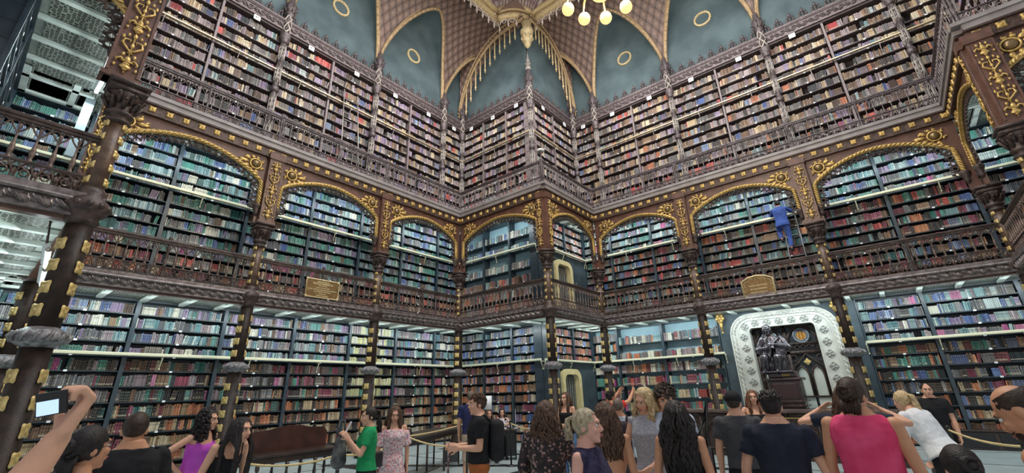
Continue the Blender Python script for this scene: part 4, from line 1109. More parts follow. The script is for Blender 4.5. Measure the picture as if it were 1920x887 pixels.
# doorways on the right face of the corner pier
def doorway(z0, zt, a, b, label):
    t = thing('arched_doorway', label, 'door', RM('p2'))
    o, n = rrect(a, b, z0, zt, .38), rrect(a+.2, b-.2, z0, zt-.2, .22)
    MB().strip(n, o, D_-.10, D_+.16).build('door_frame', YMARBLE, t)
    MB().box(a-.45, a, D_, D_+.1, z0, zt+.1).box(b, 5.09, D_, D_+.1, z0, zt+.3).build('side_panel', TEALD, t)
    MB().box(a, b, D_, D_+.1, zt, zt+.3).build('header_panel', TEALD, t)
    MB().box(a+.2, b-.2, D_+.1, D_+.14, z0, zt-.2).build('door_leaf', mat('dark_green_door', (.06, .08, .075), .4), t)
    g = MB()
    for k in range(6):
        x = a+.28+(b-a-.56)*k/5; g.tube([(x, D_+.09, z0+.1), (x, D_+.09, zt-.28)], .014, 5)
    g.build('door_bars', PEWTER, t)
doorway(0, 2.50, 2.5, 3.86, 'cream arched doorway at floor level on the right face of the corner pier')
doorway(4.44, 6.92, 2.5, 3.84, 'cream arched doorway on the lower gallery of the corner pier')

# counter in front of the statue ------------------------------------------------
ct = thing('carved_counter', 'long dark carved wooden counter in front of the marble doorway', 'counter', T(13.12, .30, 0) @ RZ(90-6.6))
CW = 5.0     # local x runs along +y (to the left in the picture), local -y ... faces the camera on +y side
MB().bevbox(0, CW, -.75, 0, .1, 1.02, .01).box(0, CW, -.75, .05, 0, .12).build('counter_body', WOODD, ct)
MB().bevbox(-.05, CW+.05, -.82, .09, 1.02, 1.085, .015).build('counter_top', mat('brown_counter_top', (.07, .045, .04), .3, 0, (.12, .08, .07), 4, coat=.3), ct)
for k in range(7):
    g = MB(); x0 = .08+k*(CW-.1)/7; w = (CW-.1)/7-.06
    for a, b in ((x0, x0+.04), (x0+w-.04, x0+w)): g.box(a, b, 0, .035, .14, 1.0)
    g.box(x0, x0+w, 0, .035, .14, .2).box(x0, x0+w, 0, .035, .95, 1.0)
    c = x0+w/2
    g.tube([(x0+.05, .02, .5), (x0+.08, .025, .68), (c, .03, .88), (x0+w-.08, .025, .68), (x0+w-.05, .02, .5)], .02, 5)
    for d in (-.15, .15):
        g.tube([(c+d-.12, .02, .2), (c+d-.12, .02, .55), (c+d, .03, .70), (c+d+.12, .02, .55), (c+d+.12, .02, .2)], .016, 5)
    g.tube([(c+.06*math.cos(a), .025, .78+.06*math.sin(a)) for a in [2*PI*q/12 for q in range(12)]], .014, 5, closed=True)
    g.build('gothic_panel', IRON, ct, True)
MB().box(.1, 2.4, .085, .10, .905, .925).build('brass_strip', GOLD, ct)

# plaques on the lower gallery railing -----------------------------------------
LETTER = mat('pale_gold_letters', (.85, .72, .40), .5)
pl = thing('memorial_plaque', 'rectangular bronze plaque with raised gilt lettering on the left gallery railing', 'plaque', RM('left', 6.0, -.14, 4.77))
MB().bevbox(-.50, .50, -.015, .015, -.26, .26, .008).build('plate', BRASSP, pl)
fr_ = MB(); fr_.tube([(-.52, -.015, -.27), (.52, -.015, -.27), (.52, -.015, .27), (-.52, -.015, .27)], .024, 6, closed=True)
for x, z in ((-.5, -.26), (.5, -.26), (.5, .26), (-.5, .26)): fr_.ball((x, -.02, z), (.045, .025, .045), 8, 5)
fr_.build('gilt_border', GOLDP, pl, True)
for i, (s, sz) in enumerate((('BIBLIOTHECA', .062), ('PAULO BARRETO', .082), ('(JOAO DO RIO)', .038), ('OFFERECIDA POR SUA MAE', .036), ('DONA FLORENCIA DOS SANTOS BARRETO', .046), ('AO GABINETE PORTUGUEZ', .044), ('DE LEITURA', .044), ('ANNO DE MCMXXI', .044))):
    text_mesh(s, sz, LETTER, pl, T(0, -.018, .205-.060*i) @ RX(90))
p2 = thing('memorial_plaque', 'arched bronze plaque with a scalloped gilt border on the right gallery railing', 'plaque', RM('right', 5.78, -.14, 4.36))
ar = [(-.46, 0), (-.46, .52), (-.25, .62), (0, .66), (.25, .62), (.46, .52), (.46, 0)]
MB().prism(ar, -.012, .012).build('plate', BRASSP, p2)
b2 = MB(); b2.tube([(x, -.02, z) for x, z in ar], .03, 6); b2.build('gilt_border', GOLDP, p2, True)
sc2 = MB()
cen = [(-.36, .10), (-.36, .26), (-.31, .42), (-.17, .50), (0, .53), (.17, .50), (.31, .42), (.36, .26), (.36, .10)]
for i, (x, z) in enumerate(cen):
    base = math.atan2(z-.2, x); sc2.tube([(x+.085*math.cos(base+t), -.018, z+.085*math.sin(base+t)) for t in np.linspace(-1.4, 1.4, 9)], .009, 4)
sc2.build('scalloped_line', GOLDP, p2, True)
for i, (s, sz) in enumerate((('SANTO ANTONIO', .066), ('VII CENTENARIO', .066), ('MCXCV-MCMXCV', .062))):
    text_mesh(s, sz, LETTER, p2, T(0, -.016, .34-.11*i) @ RX(90))

# library ladders ----------------------------------------------------------------
def ladder(mw, H, w, tilt, label, rungs, m, hooks=True):
    t = thing('library_ladder', label, 'ladder', mw, 'library ladders'); dy = H*math.tan(math.radians(tilt))
    for s in (-1, 1):
        MB().tube([(s*w/2, -dy, 0), (s*w/2*.8, 0, H)], .022, 6).build('side_rail', m, t, True)
    for i in range(rungs):
        k = (i+.7)/rungs; ww = w/2*(1-.2*k); MB().tube([(-ww, -dy*(1-k), H*k), (ww, -dy*(1-k), H*k)], .015, 6).build('rung', m, t, True)
    return t
ladder(RM('left', 6.86, D_-.12, 9.04), 4.2, .75, 9, 'tall grey ladder leaning on the upper gallery shelves of the left wall', 12, PEWTER)
ladder(RM('right', 6.98, D_-.16, 4.44), 3.0, .50, 12, 'metal ladder under the man in blue on the lower gallery', 9, mat('grey_steel', (.25, .24, .24), .35, .6))

# fluorescent tubes of the left-hand pier -------------------------------------------
TUBEM = mat('lit_fluorescent_tube', (.9, 1, 1), .3, emit=(.85, 1, 1), es=9)
for (p, q), lb in ((((.42, 9.45, 7.16), (.42, 10.7, 7.33)), 'lit fluorescent tube at the upper left under the upper gallery'),
              (((.45, 7.9+.55, 3.62), (.52, 8.3+.75, 3.50)), 'lit fluorescent tube at the left, upper of the two by the big column'),
              (((.53, 9.2, 3.50), (.60, 9.95, 3.40)), 'lit fluorescent tube at the left, lower of the two by the big column')):
    t = thing('fluorescent_tube', lb, 'lamp', T(0, 0, 0), 'fluorescent tubes')
    p, q = Vector(p), Vector(q)
    MB().tube([p, q], .028, 10).build('lit_tube', TUBEM, t, True)
    up = Vector((-.03, 0, .05)); MB().tube([p+up, q+up], .04, 4).build('batten', mat('white_enamel', (.7, .74, .72), .4), t)
    for e in (p, q): MB().ball(tuple(e), .036, 8, 6).build('end_cap', PEWTER, t, True)
    MB().tube([(p+q)/2+up, (p+q)/2+up+Vector((-.1, 0, 1.35 if p.z > 6 else .65))], .012, 5).build('hanger', IRON, t)
    o = area_light('tube_light', (p+q)/2+Vector((-.12, 0, -.03)), (0, math.radians(60), 0), .3, (q-p).length, 26, (.8, 1, .98)) 
# bookcase upright, the tube's light on it put into its pale blue colour
tag(MB().bevbox(-.09, .09, -.06, .06, 0, 2.3, .01).build('tube_lit_upright', mat('tube_light_pale_blue', (.50, .62, .66), .5), None, False, T(.50, 13.75, 7.1)), 'bookcase upright painted pale for tube light at the upper left beside the blue books', 'post')

# chandelier -----------------------------------------------------------------------
ch = thing('chandelier', 'brass chandelier with glowing globe shades at the top centre', 'chandelier', T(CCX, CCY, .42), None)
br = MB(); br.tube([(0, 0, 9.7), (0, 0, 18.6)], .03, 8); br.lathe([(.02, 9.0), (.09, 9.1), (.14, 9.25), (.08, 9.4), (.12, 9.6), (.16, 9.8), (.07, 10), (.05, 10.5), (.1, 10.6), (.04, 10.7)], 14)
br.build('central_stem', GOLD, ch, True)
GLOBE = mat('lit_glass_globe', (.5, .38, .2), .2, emit=(1, .66, .27), es=1.15)
for i in range(10):
    a = 2*PI*i/10+.35; R3 = .78; c, s = math.cos(a), math.sin(a)
    MB().tube([(.1*c, .1*s, 9.35), (.4*c, .4*s, 9.55), (R3*.9*c, R3*.9*s, 9.40), (R3*c, R3*s, 9.22), (R3*c, R3*s, 9.12)], [.03, .025, .022, .02, .03], 6).build('arm', GOLD, ch, True)
    g = MB().ball((0, 0, 0), (.135, .135, .15), 16, 10).build('globe', GLOBE, ch, True, T(R3*c, R3*s, 9.0))
MB().ball((0, 0, 0), (.22, .22, .17), 20, 12).build('globe', GLOBE, ch, True, T(0, 0, 8.95))
for i in range(6):
    a = 2*PI*i/6; c, s = math.cos(a), math.sin(a)
    MB().tube([(.08*c, .08*s, 9.7), (.3*c, .3*s, 9.9), (.45*c, .45*s, 9.85)], .018, 5).build('upper_arm', GOLD, ch, True)
    MB().ball((0, 0, 0), .11, 12, 8).build('globe', GLOBE, ch, True, T(.45*c, .45*s, 9.98))
# lamp on the gallery post at the projecting corner
gl = thing('gallery_lamp', 'small white capped lamp on the railing post of the corner pier', 'lamp', T(A_-.02, B_-.02, 9.04))
MB().lathe([(.045, 0), (.045, .9), (.03, .95), (.05, 1.0), (.025, 1.05), (.025, 1.25), (.07, 1.28), (.085, 1.36)], 10).build('lamp_post', IRONG, gl, True)
MB().lathe([(.15, 1.36), (.16, 1.39), (.12, 1.45), (.05, 1.49), (.005, 1.5)], 14).build('lamp_cap', mat('white_cap', (.7, .68, .66), .4), gl, True)

# furniture at floor level -----------------------------------------------------------
def floor_at(px, depth, py=None):
    p = at_depth(px, 800, depth); return Vector((p.x, p.y, 0))
def facing(px, depth):      # rotation that turns local -y towards the camera
    p = floor_at(px, depth); return math.degrees(math.atan2(p.y, p.x))-90
def turned_leg(h, r=.03):
    return MB().lathe([(r, 0), (r*1.2, .03), (r*.7, .07), (r, .14), (r*.75, .2), (r*1.25, h*.45), (r*.7, h*.5), (r*1.2, h*.55), (r*.7, h*.8), (r*1.3, h*.86), (r*1.3, h)], 8)
# bench with a shaped back
bp_ = floor_at(560, 8.9); sb = thing('wooden_bench', 'dark wooden bench with a shaped back behind the rope, left of the woman in green', 'bench', T(bp_.x, bp_.y, 0) @ RZ(8), None)
bw_ = .95
MB().bevbox(-bw_, bw_, -.30, .28, .68, .73, .015).bevbox(-bw_+.04, bw_-.04, -.26, .24, .58, .68, .01).build('seat', WOODD, sb)
bk = [(-bw_+.1, .73), (-bw_+.1, 1.02), (-bw_+.2, 1.10), (-.4, 1.12), (-.25, 1.16), (0, 1.18), (.25, 1.16), (.4, 1.12), (bw_-.2, 1.10), (bw_-.1, 1.02), (bw_-.1, .73)]
MB().prism(bk, .22, .27).build('backrest', mat('reddish_dark_wood', (.045, .018, .014), .35, 0, (.08, .03, .022), 4, coat=.2), sb)
for x in (-bw_+.08, -.3, .3, bw_-.08):
    for y in (-.24, .22): turned_leg(.58, .028).build('leg', WOODD, sb, True, T(x, y, 0))
MB().box(-bw_+.08, bw_-.08, -.255, -.225, .12, .15).box(-bw_+.08, bw_-.08, .205, .235, .12, .15).build('stretcher', WOODD, sb)
# long table
def table(name, label, px0, d0, px1, d1, h, dep, cat='table', over=None):
    a, b = floor_at(px0, d0), floor_at(px1, d1); v = b-a; L = v.length; rot = math.degrees(math.atan2(v.y, v.x))
    t = thing(name, label, cat, T(a.x, a.y, 0) @ RZ(rot))
    MB().bevbox(0, L, 0, dep, h-.05, h, .012).build('table_top', WOODD, t); MB().box(.04, L-.04, .04, dep-.04, h-.14, h-.05).build('apron', WOODD, t)
    n = max(2, round(L/1.1)+1)
    for i in range(n):
        for y in (.06, dep-.06):
            MB().tube([(.06+(L-.12)*i/(n-1), y, 0), (.06+(L-.12)*i/(n-1), y, h-.1)], .022, 6).build('leg', IRON, t, True)
    return t
tb = table('display_table', 'long dark reading table behind the woman in the floral dress', 768, 8.9, 866, 11.8, .86, .8)
MB().box(.0, 2.9, .0, .03, .13, .15).build('foot_rail', IRON, tb)
bb = floor_at(770, 8.7)
tag(MB().prism([(-.2, 0), (-.14, .18), (.0, .24), (.16, .14), (.22, 0)], -.12, .12).build('black_cover', BLACK, None, False, T(bb.x+.1, bb.y+.35, .86) @ RZ(facing(770, 9))), 'small black covered stand on the near end of the long table', 'box')
# desk with seated woman
dk = floor_at(936, 12.4); dt = thing('reception_desk', 'small black desk with a seated woman behind it at the corner pier', 'desk', T(dk.x, dk.y, 0) @ RZ(facing(936, 12)))
MB().bevbox(-.5, .5, -.3, .3, .70, .75, .01).build('desk_top', WOODD, dt); MB().box(-.46, .46, -.27, -.24, .1, .70).box(-.46, -.43, -.27, .27, 0, .70).box(.43, .46, -.27, .27, 0, .70).build('desk_panel', BLACK, dt)
tag(MB().box(-.18, .2, -.12, .12, 0, .012).box(-.1, .16, -.1, .1, .012, .03).build('papers', WHITE, None, False, T(dk.x, dk.y, .752) @ RZ(facing(936, 12))), 'stack of papers on the small black desk', 'papers')
tag(MB().box(-.004, .004, -.01, .01, 0, .5).box(-.05, .05, -.05, .05, 0, .01).build('white_sign_post', WHITE, None, False, T(dk.x, dk.y, .752) @ RZ(facing(936, 12)) @ T(.46, 0, 0)), 'thin white upright at the right end of the small black desk', 'post')
# grey bin
gb = floor_at(847, 12.3); tag(MB().bevbox(-.22, .22, -.18, .18, 0, .30, .02).bevbox(-.2, .2, -.16, .16, .3, .33, .01).build('grey_box', mat('dark_grey_box', (.06, .07, .07), .5), None, False, T(gb.x, gb.y, 0) @ RZ(facing(847, 12))), 'low dark grey box on the floor against the shelves behind the long table', 'box')
# second table by the left people
table('reading_table', 'wooden table with a pale edge between the man in black and the woman in magenta', 322, 5.6, 372, 6.3, .78, .7)
# rope barriers
def stanchion(px, d, label, h=.95, col=BLACK):
    p = floor_at(px, d); t = thing('rope_stanchion', label, 'post', T(p.x, p.y, 0), 'rope barrier posts')
    MB().lathe([(.15, 0), (.15, .015), (.05, .03), (.02, .05)], 16).build('foot', col, t, True)
    MB().lathe([(.02, .03), (.02, h-.05), (.028, h-.04), (.028, h), (.035, h+.01), (.03, h+.035), (.01, h+.045)], 12).build('pole', col, t, True)
    return Vector((p.x, p.y, h-.02))
def rope(a, b, sag, label):
    pts = [a.lerp(b, k/14)-Vector((0, 0, sag*4*(k/14)*(1-k/14))) for k in range(15)]
    m = MB().tube(pts, .016, 7, flat=.9, twist=.5); tag(m.build('barrier_rope', ROPE, None, True), label, 'rope', 'yellow barrier ropes')
r1 = stanchion(452, 6.2, 'black barrier post hidden by the long-haired woman at left', .90)
r2 = stanchion(640, 6.6, 'black barrier post beside the woman in green', .90)
r3 = stanchion(764, 8.4, 'black barrier post right of the floral dress', .97)
r4 = stanchion(957, 11.2, 'black barrier post beside the small desk', .98)
r5 = stanchion(1030, 10.2, 'black barrier post behind the curly haired woman in black', .95)
r6 = stanchion(876, 8.2, 'black barrier post hidden behind the man with the backpack', .82)
r7 = stanchion(872, 11.6, 'black barrier post behind the man in the navy shirt', .98)
rope(r1, r2, .09, 'yellow rope hanging in front of the dark wooden bench'); rope(r2, r3, .10, 'yellow rope behind the woman in green and the floral dress')
rope(r3, r6, .08, 'yellow rope from the floral dress to the man with the backpack'); rope(r3, r7, .03, 'yellow rope along the far side of the long table')
rope(r7, r4, .10, 'yellow rope rising to the post beside the small desk'); rope(r4, r5, .10, 'yellow rope right of the small desk')
r8 = stanchion(1776, 6.9, 'black barrier post behind the blonde woman in white', .95); r9 = stanchion(1905, 5.0, 'black barrier post at the right edge behind the bald man', .95)
rope(r8, r9, .05, 'yellow rope at the right in front of the bookcases')
# small table lamp-less ledge at the right: dark low cupboard under the shelves
lc = thing('low_cupboard', 'low dark cupboard against the shelves at the right edge', 'cupboard', RM('right', 9.2, .95, 0))
MB().bevbox(0, 2.6, 0, .4, 0, .42, .015).build('cupboard_body', WOODD, lc); MB().bevbox(-.04, 2.64, -.04, .42, .42, .46, .01).build('cupboard_top', WOODD, lc)
for k in range(3): MB().bevbox(.06+.85*k, .83+.85*k, -.02, 0, .05, .38, .01).build('cupboard_door', mat('black_lacquer', (.015, .015, .016), .3), lc)
# ------------------------------------------------------------------ people
DG = bpy.context.evaluated_depsgraph_get
def capsule(mb, p, q, ra, rb, n=10, m=None, flat_end=False, fl=1.0):
    p, q = Vector(p), Vector(q); t = (q-p); L = t.length; t = t.normalized() if L > 1e-6 else Vector((0, 0, 1))
    pts = []; rs = []
    if not flat_end:
        for a in (80, 55, 25): pts.append(p-t*ra*math.sin(math.radians(a))); rs.append(ra*math.cos(math.radians(a)))
    for k in range(4): pts.append(p.lerp(q, k/3)); rs.append(ra+(rb-ra)*k/3)
    if not flat_end:
        for a in (25, 55, 80): pts.append(q+t*rb*math.sin(math.radians(a))); rs.append(rb*math.cos(math.radians(a)))
    mb.tube(pts, rs, n, m, flat=fl)
def loft(mb, rings, m=None, n=20, pw=1.0):
    vs = []; fs = []
    for (cx, cy, z, rx, ry) in rings:
        for i in range(n):
            a = 2*PI*i/n; c, s = math.cos(a), math.sin(a)
            vs.append((cx+rx*math.copysign(abs(c)**.85, c), cy+ry*math.copysign(abs(s)**.9, s), z))
    for j in range(len(rings)-1):
        for i in range(n):
            k = (i+1) % n; fs.append((j*n+i, j*n+k, (j+1)*n+k, (j+1)*n+i))
    fs.append(tuple(reversed(range(n)))); fs.append(tuple((len(rings)-1)*n+i for i in range(n)))
    mb.add(vs, fs, m)
CLOUD = bpy.data.textures.new('fold_noise', 'CLOUDS'); CLOUD.noise_scale = .09; CLOUD.noise_depth = 2
def solidify(mb, name, m, parent, voxel=.01, smooth=3, fold=0, mw=None):
    me = mb.mesh(name, None); o = bpy.data.objects.new('tmp', me); COL.objects.link(o)
    r = o.modifiers.new('r', 'REMESH'); r.mode = 'VOXEL'; r.voxel_size = voxel; r.adaptivity = 0; r.use_smooth_shade = True
    if smooth: s = o.modifiers.new('s', 'SMOOTH'); s.factor = .5; s.iterations = smooth
    if fold:
        d = o.modifiers.new('d', 'DISPLACE'); d.texture = CLOUD; d.strength = fold; d.mid_level = .5; d.texture_coords = 'LOCAL'
    bpy.context.view_layer.update()
    me2 = bpy.data.meshes.new_from_object(o.evaluated_get(DG())); bpy.data.objects.remove(o); bpy.data.meshes.remove(me)
    me2.name = name; me2.materials.clear(); me2.materials.append(m); me2.shade_smooth()
    return link(name, me2, parent, mw)
def skin(name, c): return mat('skin_'+name, c, .5, 0, tuple(min(1, q*1.08) for q in c), 30, .05, 60, spec=.35)
SK_LIGHT = skin('light', (.66, .36, .24)); SK_TAN = skin('tan', (.54, .27, .155)); SK_PINK = skin('pink', (.64, .34, .26))
def hairm(name, a, b): return mat('hair_'+name, a, .5, 0, b, 40, .3, 120, spec=.3)
H_BLACK = hairm('black', (.012, .010, .010), (.03, .022, .02)); H_BROWN = hairm('brown', (.05, .025, .015), (.12, .065, .04)); H_DBR = hairm('dark_brown', (.022, .014, .010), (.06, .035, .022))
H_BLOND = hairm('blond', (.42, .29, .14), (.68, .52, .30)); H_ASH = hairm('ash_blond', (.26, .20, .13), (.50, .42, .28)); H_AUB = hairm('auburn', (.09, .035, .018), (.18, .08, .04)); H_GREY = hairm('grey_brown', (.10, .075, .055), (.2, .16, .13))
def cloth(name, a, b=None, ns=10, rough=.85): return mat('cloth_'+name, a, rough, 0, b or tuple(q*1.15+.004 for q in a), ns, .15, 140, spec=.25)
def pattern_cloth(name, base, cols, scale, thr=.5):
    m = bpy.data.materials.new('cloth_'+name); m.use_nodes = True; nt = m.node_tree; b = nt.nodes['Principled BSDF']; b.inputs['Roughness'].default_value = .85
    tc = nt.nodes.new('ShaderNodeTexCoord'); v = nt.nodes.new('ShaderNodeTexVoronoi'); v.inputs['Scale'].default_value = scale
    n = nt.nodes.new('ShaderNodeTexNoise'); n.inputs['Scale'].default_value = scale*1.3
    r = nt.nodes.new('ShaderNodeValToRGB'); r.color_ramp.interpolation = 'CONSTANT'; e = r.color_ramp.elements
    e[0].color = (*base, 1); e[0].position = 0; e[1].position = thr; e[1].color = (*cols[0], 1)
    for i, c in enumerate(cols[1:]): q = e.new(thr+(1-thr)*(i+1)/len(cols)); q.color = (*c, 1)
    s = nt.nodes.new('ShaderNodeSeparateColor')
    nt.links.new(tc.outputs['Object'], v.inputs['Vector']); nt.links.new(v.outputs['Color'], s.inputs[0]); nt.links.new(s.outputs[0], r.inputs['Fac'])
    nt.links.new(r.outputs['Color'], b.inputs['Base Color']); return m
LIPM = mat('lips', (.45, .13, .12), .4); EYEW = mat('eye_white', (.75, .73, .70), .25); IRIS = mat('iris', (.03, .018, .012), .15)
HR = random.Random(5)

def hand(mb, w, d, nrm, curl=.45, sc=1.0, thumb=1, r=.0088):
    """palm, four separate fingers and a side thumb; w wrist, d pointing direction, nrm palm normal"""
    d = Vector(d).normalized(); nrm = Vector(nrm); nrm = (nrm-d*nrm.dot(d)).normalized(); x = d.cross(nrm)*thumb
    def P(a, b, c): return w+(x*a+d*b+nrm*c)*sc
    for a in (-.026, -.009, .009, .026): capsule(mb, P(a*.7, .0, 0), P(a*1.05, .085, .002), .017*sc, .0135*sc, 8)
    for i, (a, ln) in enumerate(((-.033, .062), (-.011, .074), (.011, .080), (.033, .070))):
        p = P(a, .085, .002); ang = curl*(1+.12*(2-i)); A1 = ang*.9; A2 = ang*2.1; A3 = ang*3.0
        q = p+(d*math.cos(A1)+nrm*math.sin(A1)+x*a*1.2)*ln*.45*sc; s = q+(d*math.cos(A2)+nrm*math.sin(A2))*ln*.33*sc; t = s+(d*math.cos(A3)+nrm*math.sin(A3))*ln*.25*sc
        capsule(mb, p, q, r*1.12*sc, r*sc, 8); capsule(mb, q, s, r*sc, r*.95*sc, 8); capsule(mb, s, t, r*.95*sc, r*.8*sc, 8)
    a = P(.030, .022, .008); b = a+(x*.030+d*.030+nrm*.014)*sc; c = b+(x*.010+d*.026+nrm*.014)*sc
    capsule(mb, a, b, .014*sc, .011*sc, 8); capsule(mb, b, c, .011*sc, .0085*sc, 8)

def head(mb, HM, fem, bald=False):
    s = .95 if fem else 1.0
    m = HM @ SCL(s)
    mb.ball((0, .012, .030), (.077, .096, .100), 16, 12, m)
    mb.ball((0, -.022, -.030), (.062, .066, .078), 14, 10, m)
    mb.ball((0, -.040, -.070), (.044, .048, .044), 12, 8, m); mb.ball((0, -.072, -.098), (.022, .018, .018), 10, 6, m)
    mb.ball((0, -.082, .040), (.050, .014, .016), 10, 6, m)
    mb.tube([(0, -.082, .030), (0, -.098, .002), (0, -.110, -.022), (0, -.094, -.034)], [.009, .0105, .0145, .012], 8, m)
    for q in (-1, 1):
        mb.ball((q*.012, -.096, -.026), (.010, .010, .008), 6, 5, m)
        mb.ball((q*.040, -.062, -.022), (.026, .024, .026), 8, 6, m)
        mb.ball((q*.078, .014, -.004), (.009, .020, .032), 8, 6, m @ RZ(q*8))
    mb.ball((0, -.088, -.060), (.025, .012, .012), 10, 6, m)
    capsule(mb, m @ Vector((0, .012, -.04)), m @ Vector((0, .030, -.17)), .056*s if not fem else .047, .064 if not fem else .052, 12)

def hair(t, HM, style, m, L=.4, fem=True, seed=0, body=None):
    R = random.Random(seed); mm = HM @ SCL(.95 if fem else 1.0)
    cap = MB(); n, rg = 26, 16
    tall = 1.0 if style not in ('short', 'buzz') else .97
    bulge = {'short': 1.02, 'buzz': .985, 'curlytop': 1.05, 'bald': .965}.get(style, 1.06)
    c = Vector((0, .020, .036)); rr = Vector((.081, .100, .098))*bulge
    vs = []; keep = {}
    for j in range(rg+1):
        ph = -PI/2+PI*j/rg
        for i in range(n):
            a = 2*PI*i/n; v = c+Vector((rr.x*math.cos(ph)*math.sin(a), rr.y*math.cos(ph)*math.cos(a), rr.z*math.sin(ph)))
            v += (v-c)*R.uniform(-.02, .03) if style != 'buzz' else Vector((0, 0, 0)); vs.append(v)
    fs = []
    lowz = {'short': -.045, 'buzz': -.045, 'cap': -.05, 'bald': -.045}.get(style, -.07)
    for j in range(rg):
        for i in range(n):
            k = (i+1) % n; f = (j*n+i, j*n+k, (j+1)*n+k, (j+1)*n+i); ce = (vs[f[0]]+vs[f[2]])/2
            if ce.z < lowz: continue
            hl = .088 if not style == 'bald' else .2
            if ce.y < -.055 and ce.z < hl: continue
            if ce.y < -.012 and ce.z < .035: continue
            if ce.y < .02 and ce.z < -.035: continue
            if style == 'bald' and ce.z > .085: continue
            fs.append(f)
    cap.add(vs, fs, mm)
    if style in ('long', 'longfront', 'wavy', 'pony', 'halfup'):
        N = {'pony': 26, 'longfront': 120}.get(style, 90)
        for q in range(N):
            if style == 'pony': 
                a = R.uniform(-.35, .35); st = Vector((R.uniform(-.02, .02), .115, .075)); tgt = Vector((R.uniform(-.035, .035), .15+R.uniform(-.02, .03), .075-L)); rad = .013
                pts = [st, Vector((st.x, .150, .060)), tgt.lerp(st, .5)+Vector((R.uniform(-.02, .02), .02, 0)), tgt]
            else:
                a = R.uniform(-2.35, 2.35) if style != 'longfront' else R.uniform(-2.55, 2.55)     # 0 = back
                top = R.uniform(.02, .125); rt_ = math.sqrt(max(.05, 1-((top-.036)/.104)**2))
                st = Vector((.084*math.sin(a)*rt_, .02+.102*math.cos(a)*rt_, top))
                spread = .105+.02*R.random(); fy = .02+.10*math.cos(a)
                l = L*R.uniform(.82, 1.05)
                mid_ = Vector((spread*math.sin(a)*.98, .02+.115*math.cos(a)+.005, -.05))
                bx = math.sin(a)*(.115+.03*R.random()); by = .07+.055*math.cos(a) if abs(a) < 1.9 else -.075
                if style == 'longfront' and abs(a) > 1.5: bx = math.copysign(.075+.03*R.random(), a); by = -.095
                low = Vector((bx, by, -.16)); end = Vector((bx*R.uniform(.7, .95), by+.01, .06-l))
                pts = [st, mid_, low, low.lerp(end, .5), end]; rad = .0155
            w = .02 if style == 'wavy' else (.011 if style in ('long', 'pony', 'halfup') else .004); out = []
            for k in range(len(pts)-1):
                for u in range(4):
                    p = pts[k].lerp(pts[k+1], u/4); ph = (k*4+u)*.85+q*1.7
                    out.append(p+Vector((math.sin(ph), math.cos(ph*1.2), 0))*w*min(1, (k*4+u)/5))
            out.append(pts[-1]); nn = len(out)
            cap.tube(out, [rad*(1 if i < nn*.75 else 1-.75*(i/nn-.75)/.25) for i in range(nn)], 5, mm)
    if style in ('curly', 'curlytop'):
        for q in range(190 if style == 'curly' else 90):
            a = R.uniform(-2.3, 2.3); z = R.uniform(.11-L, .135) if style == 'curly' else R.uniform(.05, .14)
            k = math.sqrt(max(0, 1-(max(z-.03, 0)/.115)**2)); r1 = (.09+.035*min(1, max(0, (.1-z)/.2)))*k
            if style == 'curlytop': a = R.uniform(-PI, PI)
            p = Vector((r1*math.sin(a), .025+(r1+.012)*math.cos(a), z)); s = R.uniform(.014, .026)
            cap.tube([p+Vector((s*math.cos(w*1.3), s*math.sin(w*1.3), -.010*w+.03)) for w in range(7)], [.009]*6+[.004], 4, mm)
            cap.ball(tuple(p*.94), (.022, .022, .026), 6, 5, mm)
    if style == 'bun':
        for q in range(26):
            a = q*.9; cap.tube([Vector((.035*math.cos(a+w), .125+.02*math.sin(w*2+q), .035+.035*math.sin(a+w))) for w in np.linspace(0, 1.6, 6)], [.010, .014, .015, .015, .013, .006], 5, mm)
        cap.ball((0, .11, .03), (.045, .04, .045), 10, 8, mm)
        for q in range(20):
            x = R.uniform(-.06, .06); cap.tube([(x, .09, -.02), (x*1.1, .115, -.07), (x*.9, .10, -.12)], [.012, .012, .004], 5, mm)
    if style in ('short', 'buzz') :
        for q in range(120 if style == 'short' else 0):
            a = R.uniform(-PI, PI); z = R.uniform(.055, .13); k = math.sqrt(max(.02, 1-((z-.036)/.102)**2))
            p = Vector((.082*math.sin(a)*k, .02+.10*math.cos(a)*k, z)); d_ = Vector((R.uniform(-.02, .02), -.02, .022))
            cap.tube([p-d_*.3, p+d_*.5, p+d_], [.010, .009, .002], 4, mm)
    name = 'hair'
    o = cap.build(name, m, t, True)
    return o

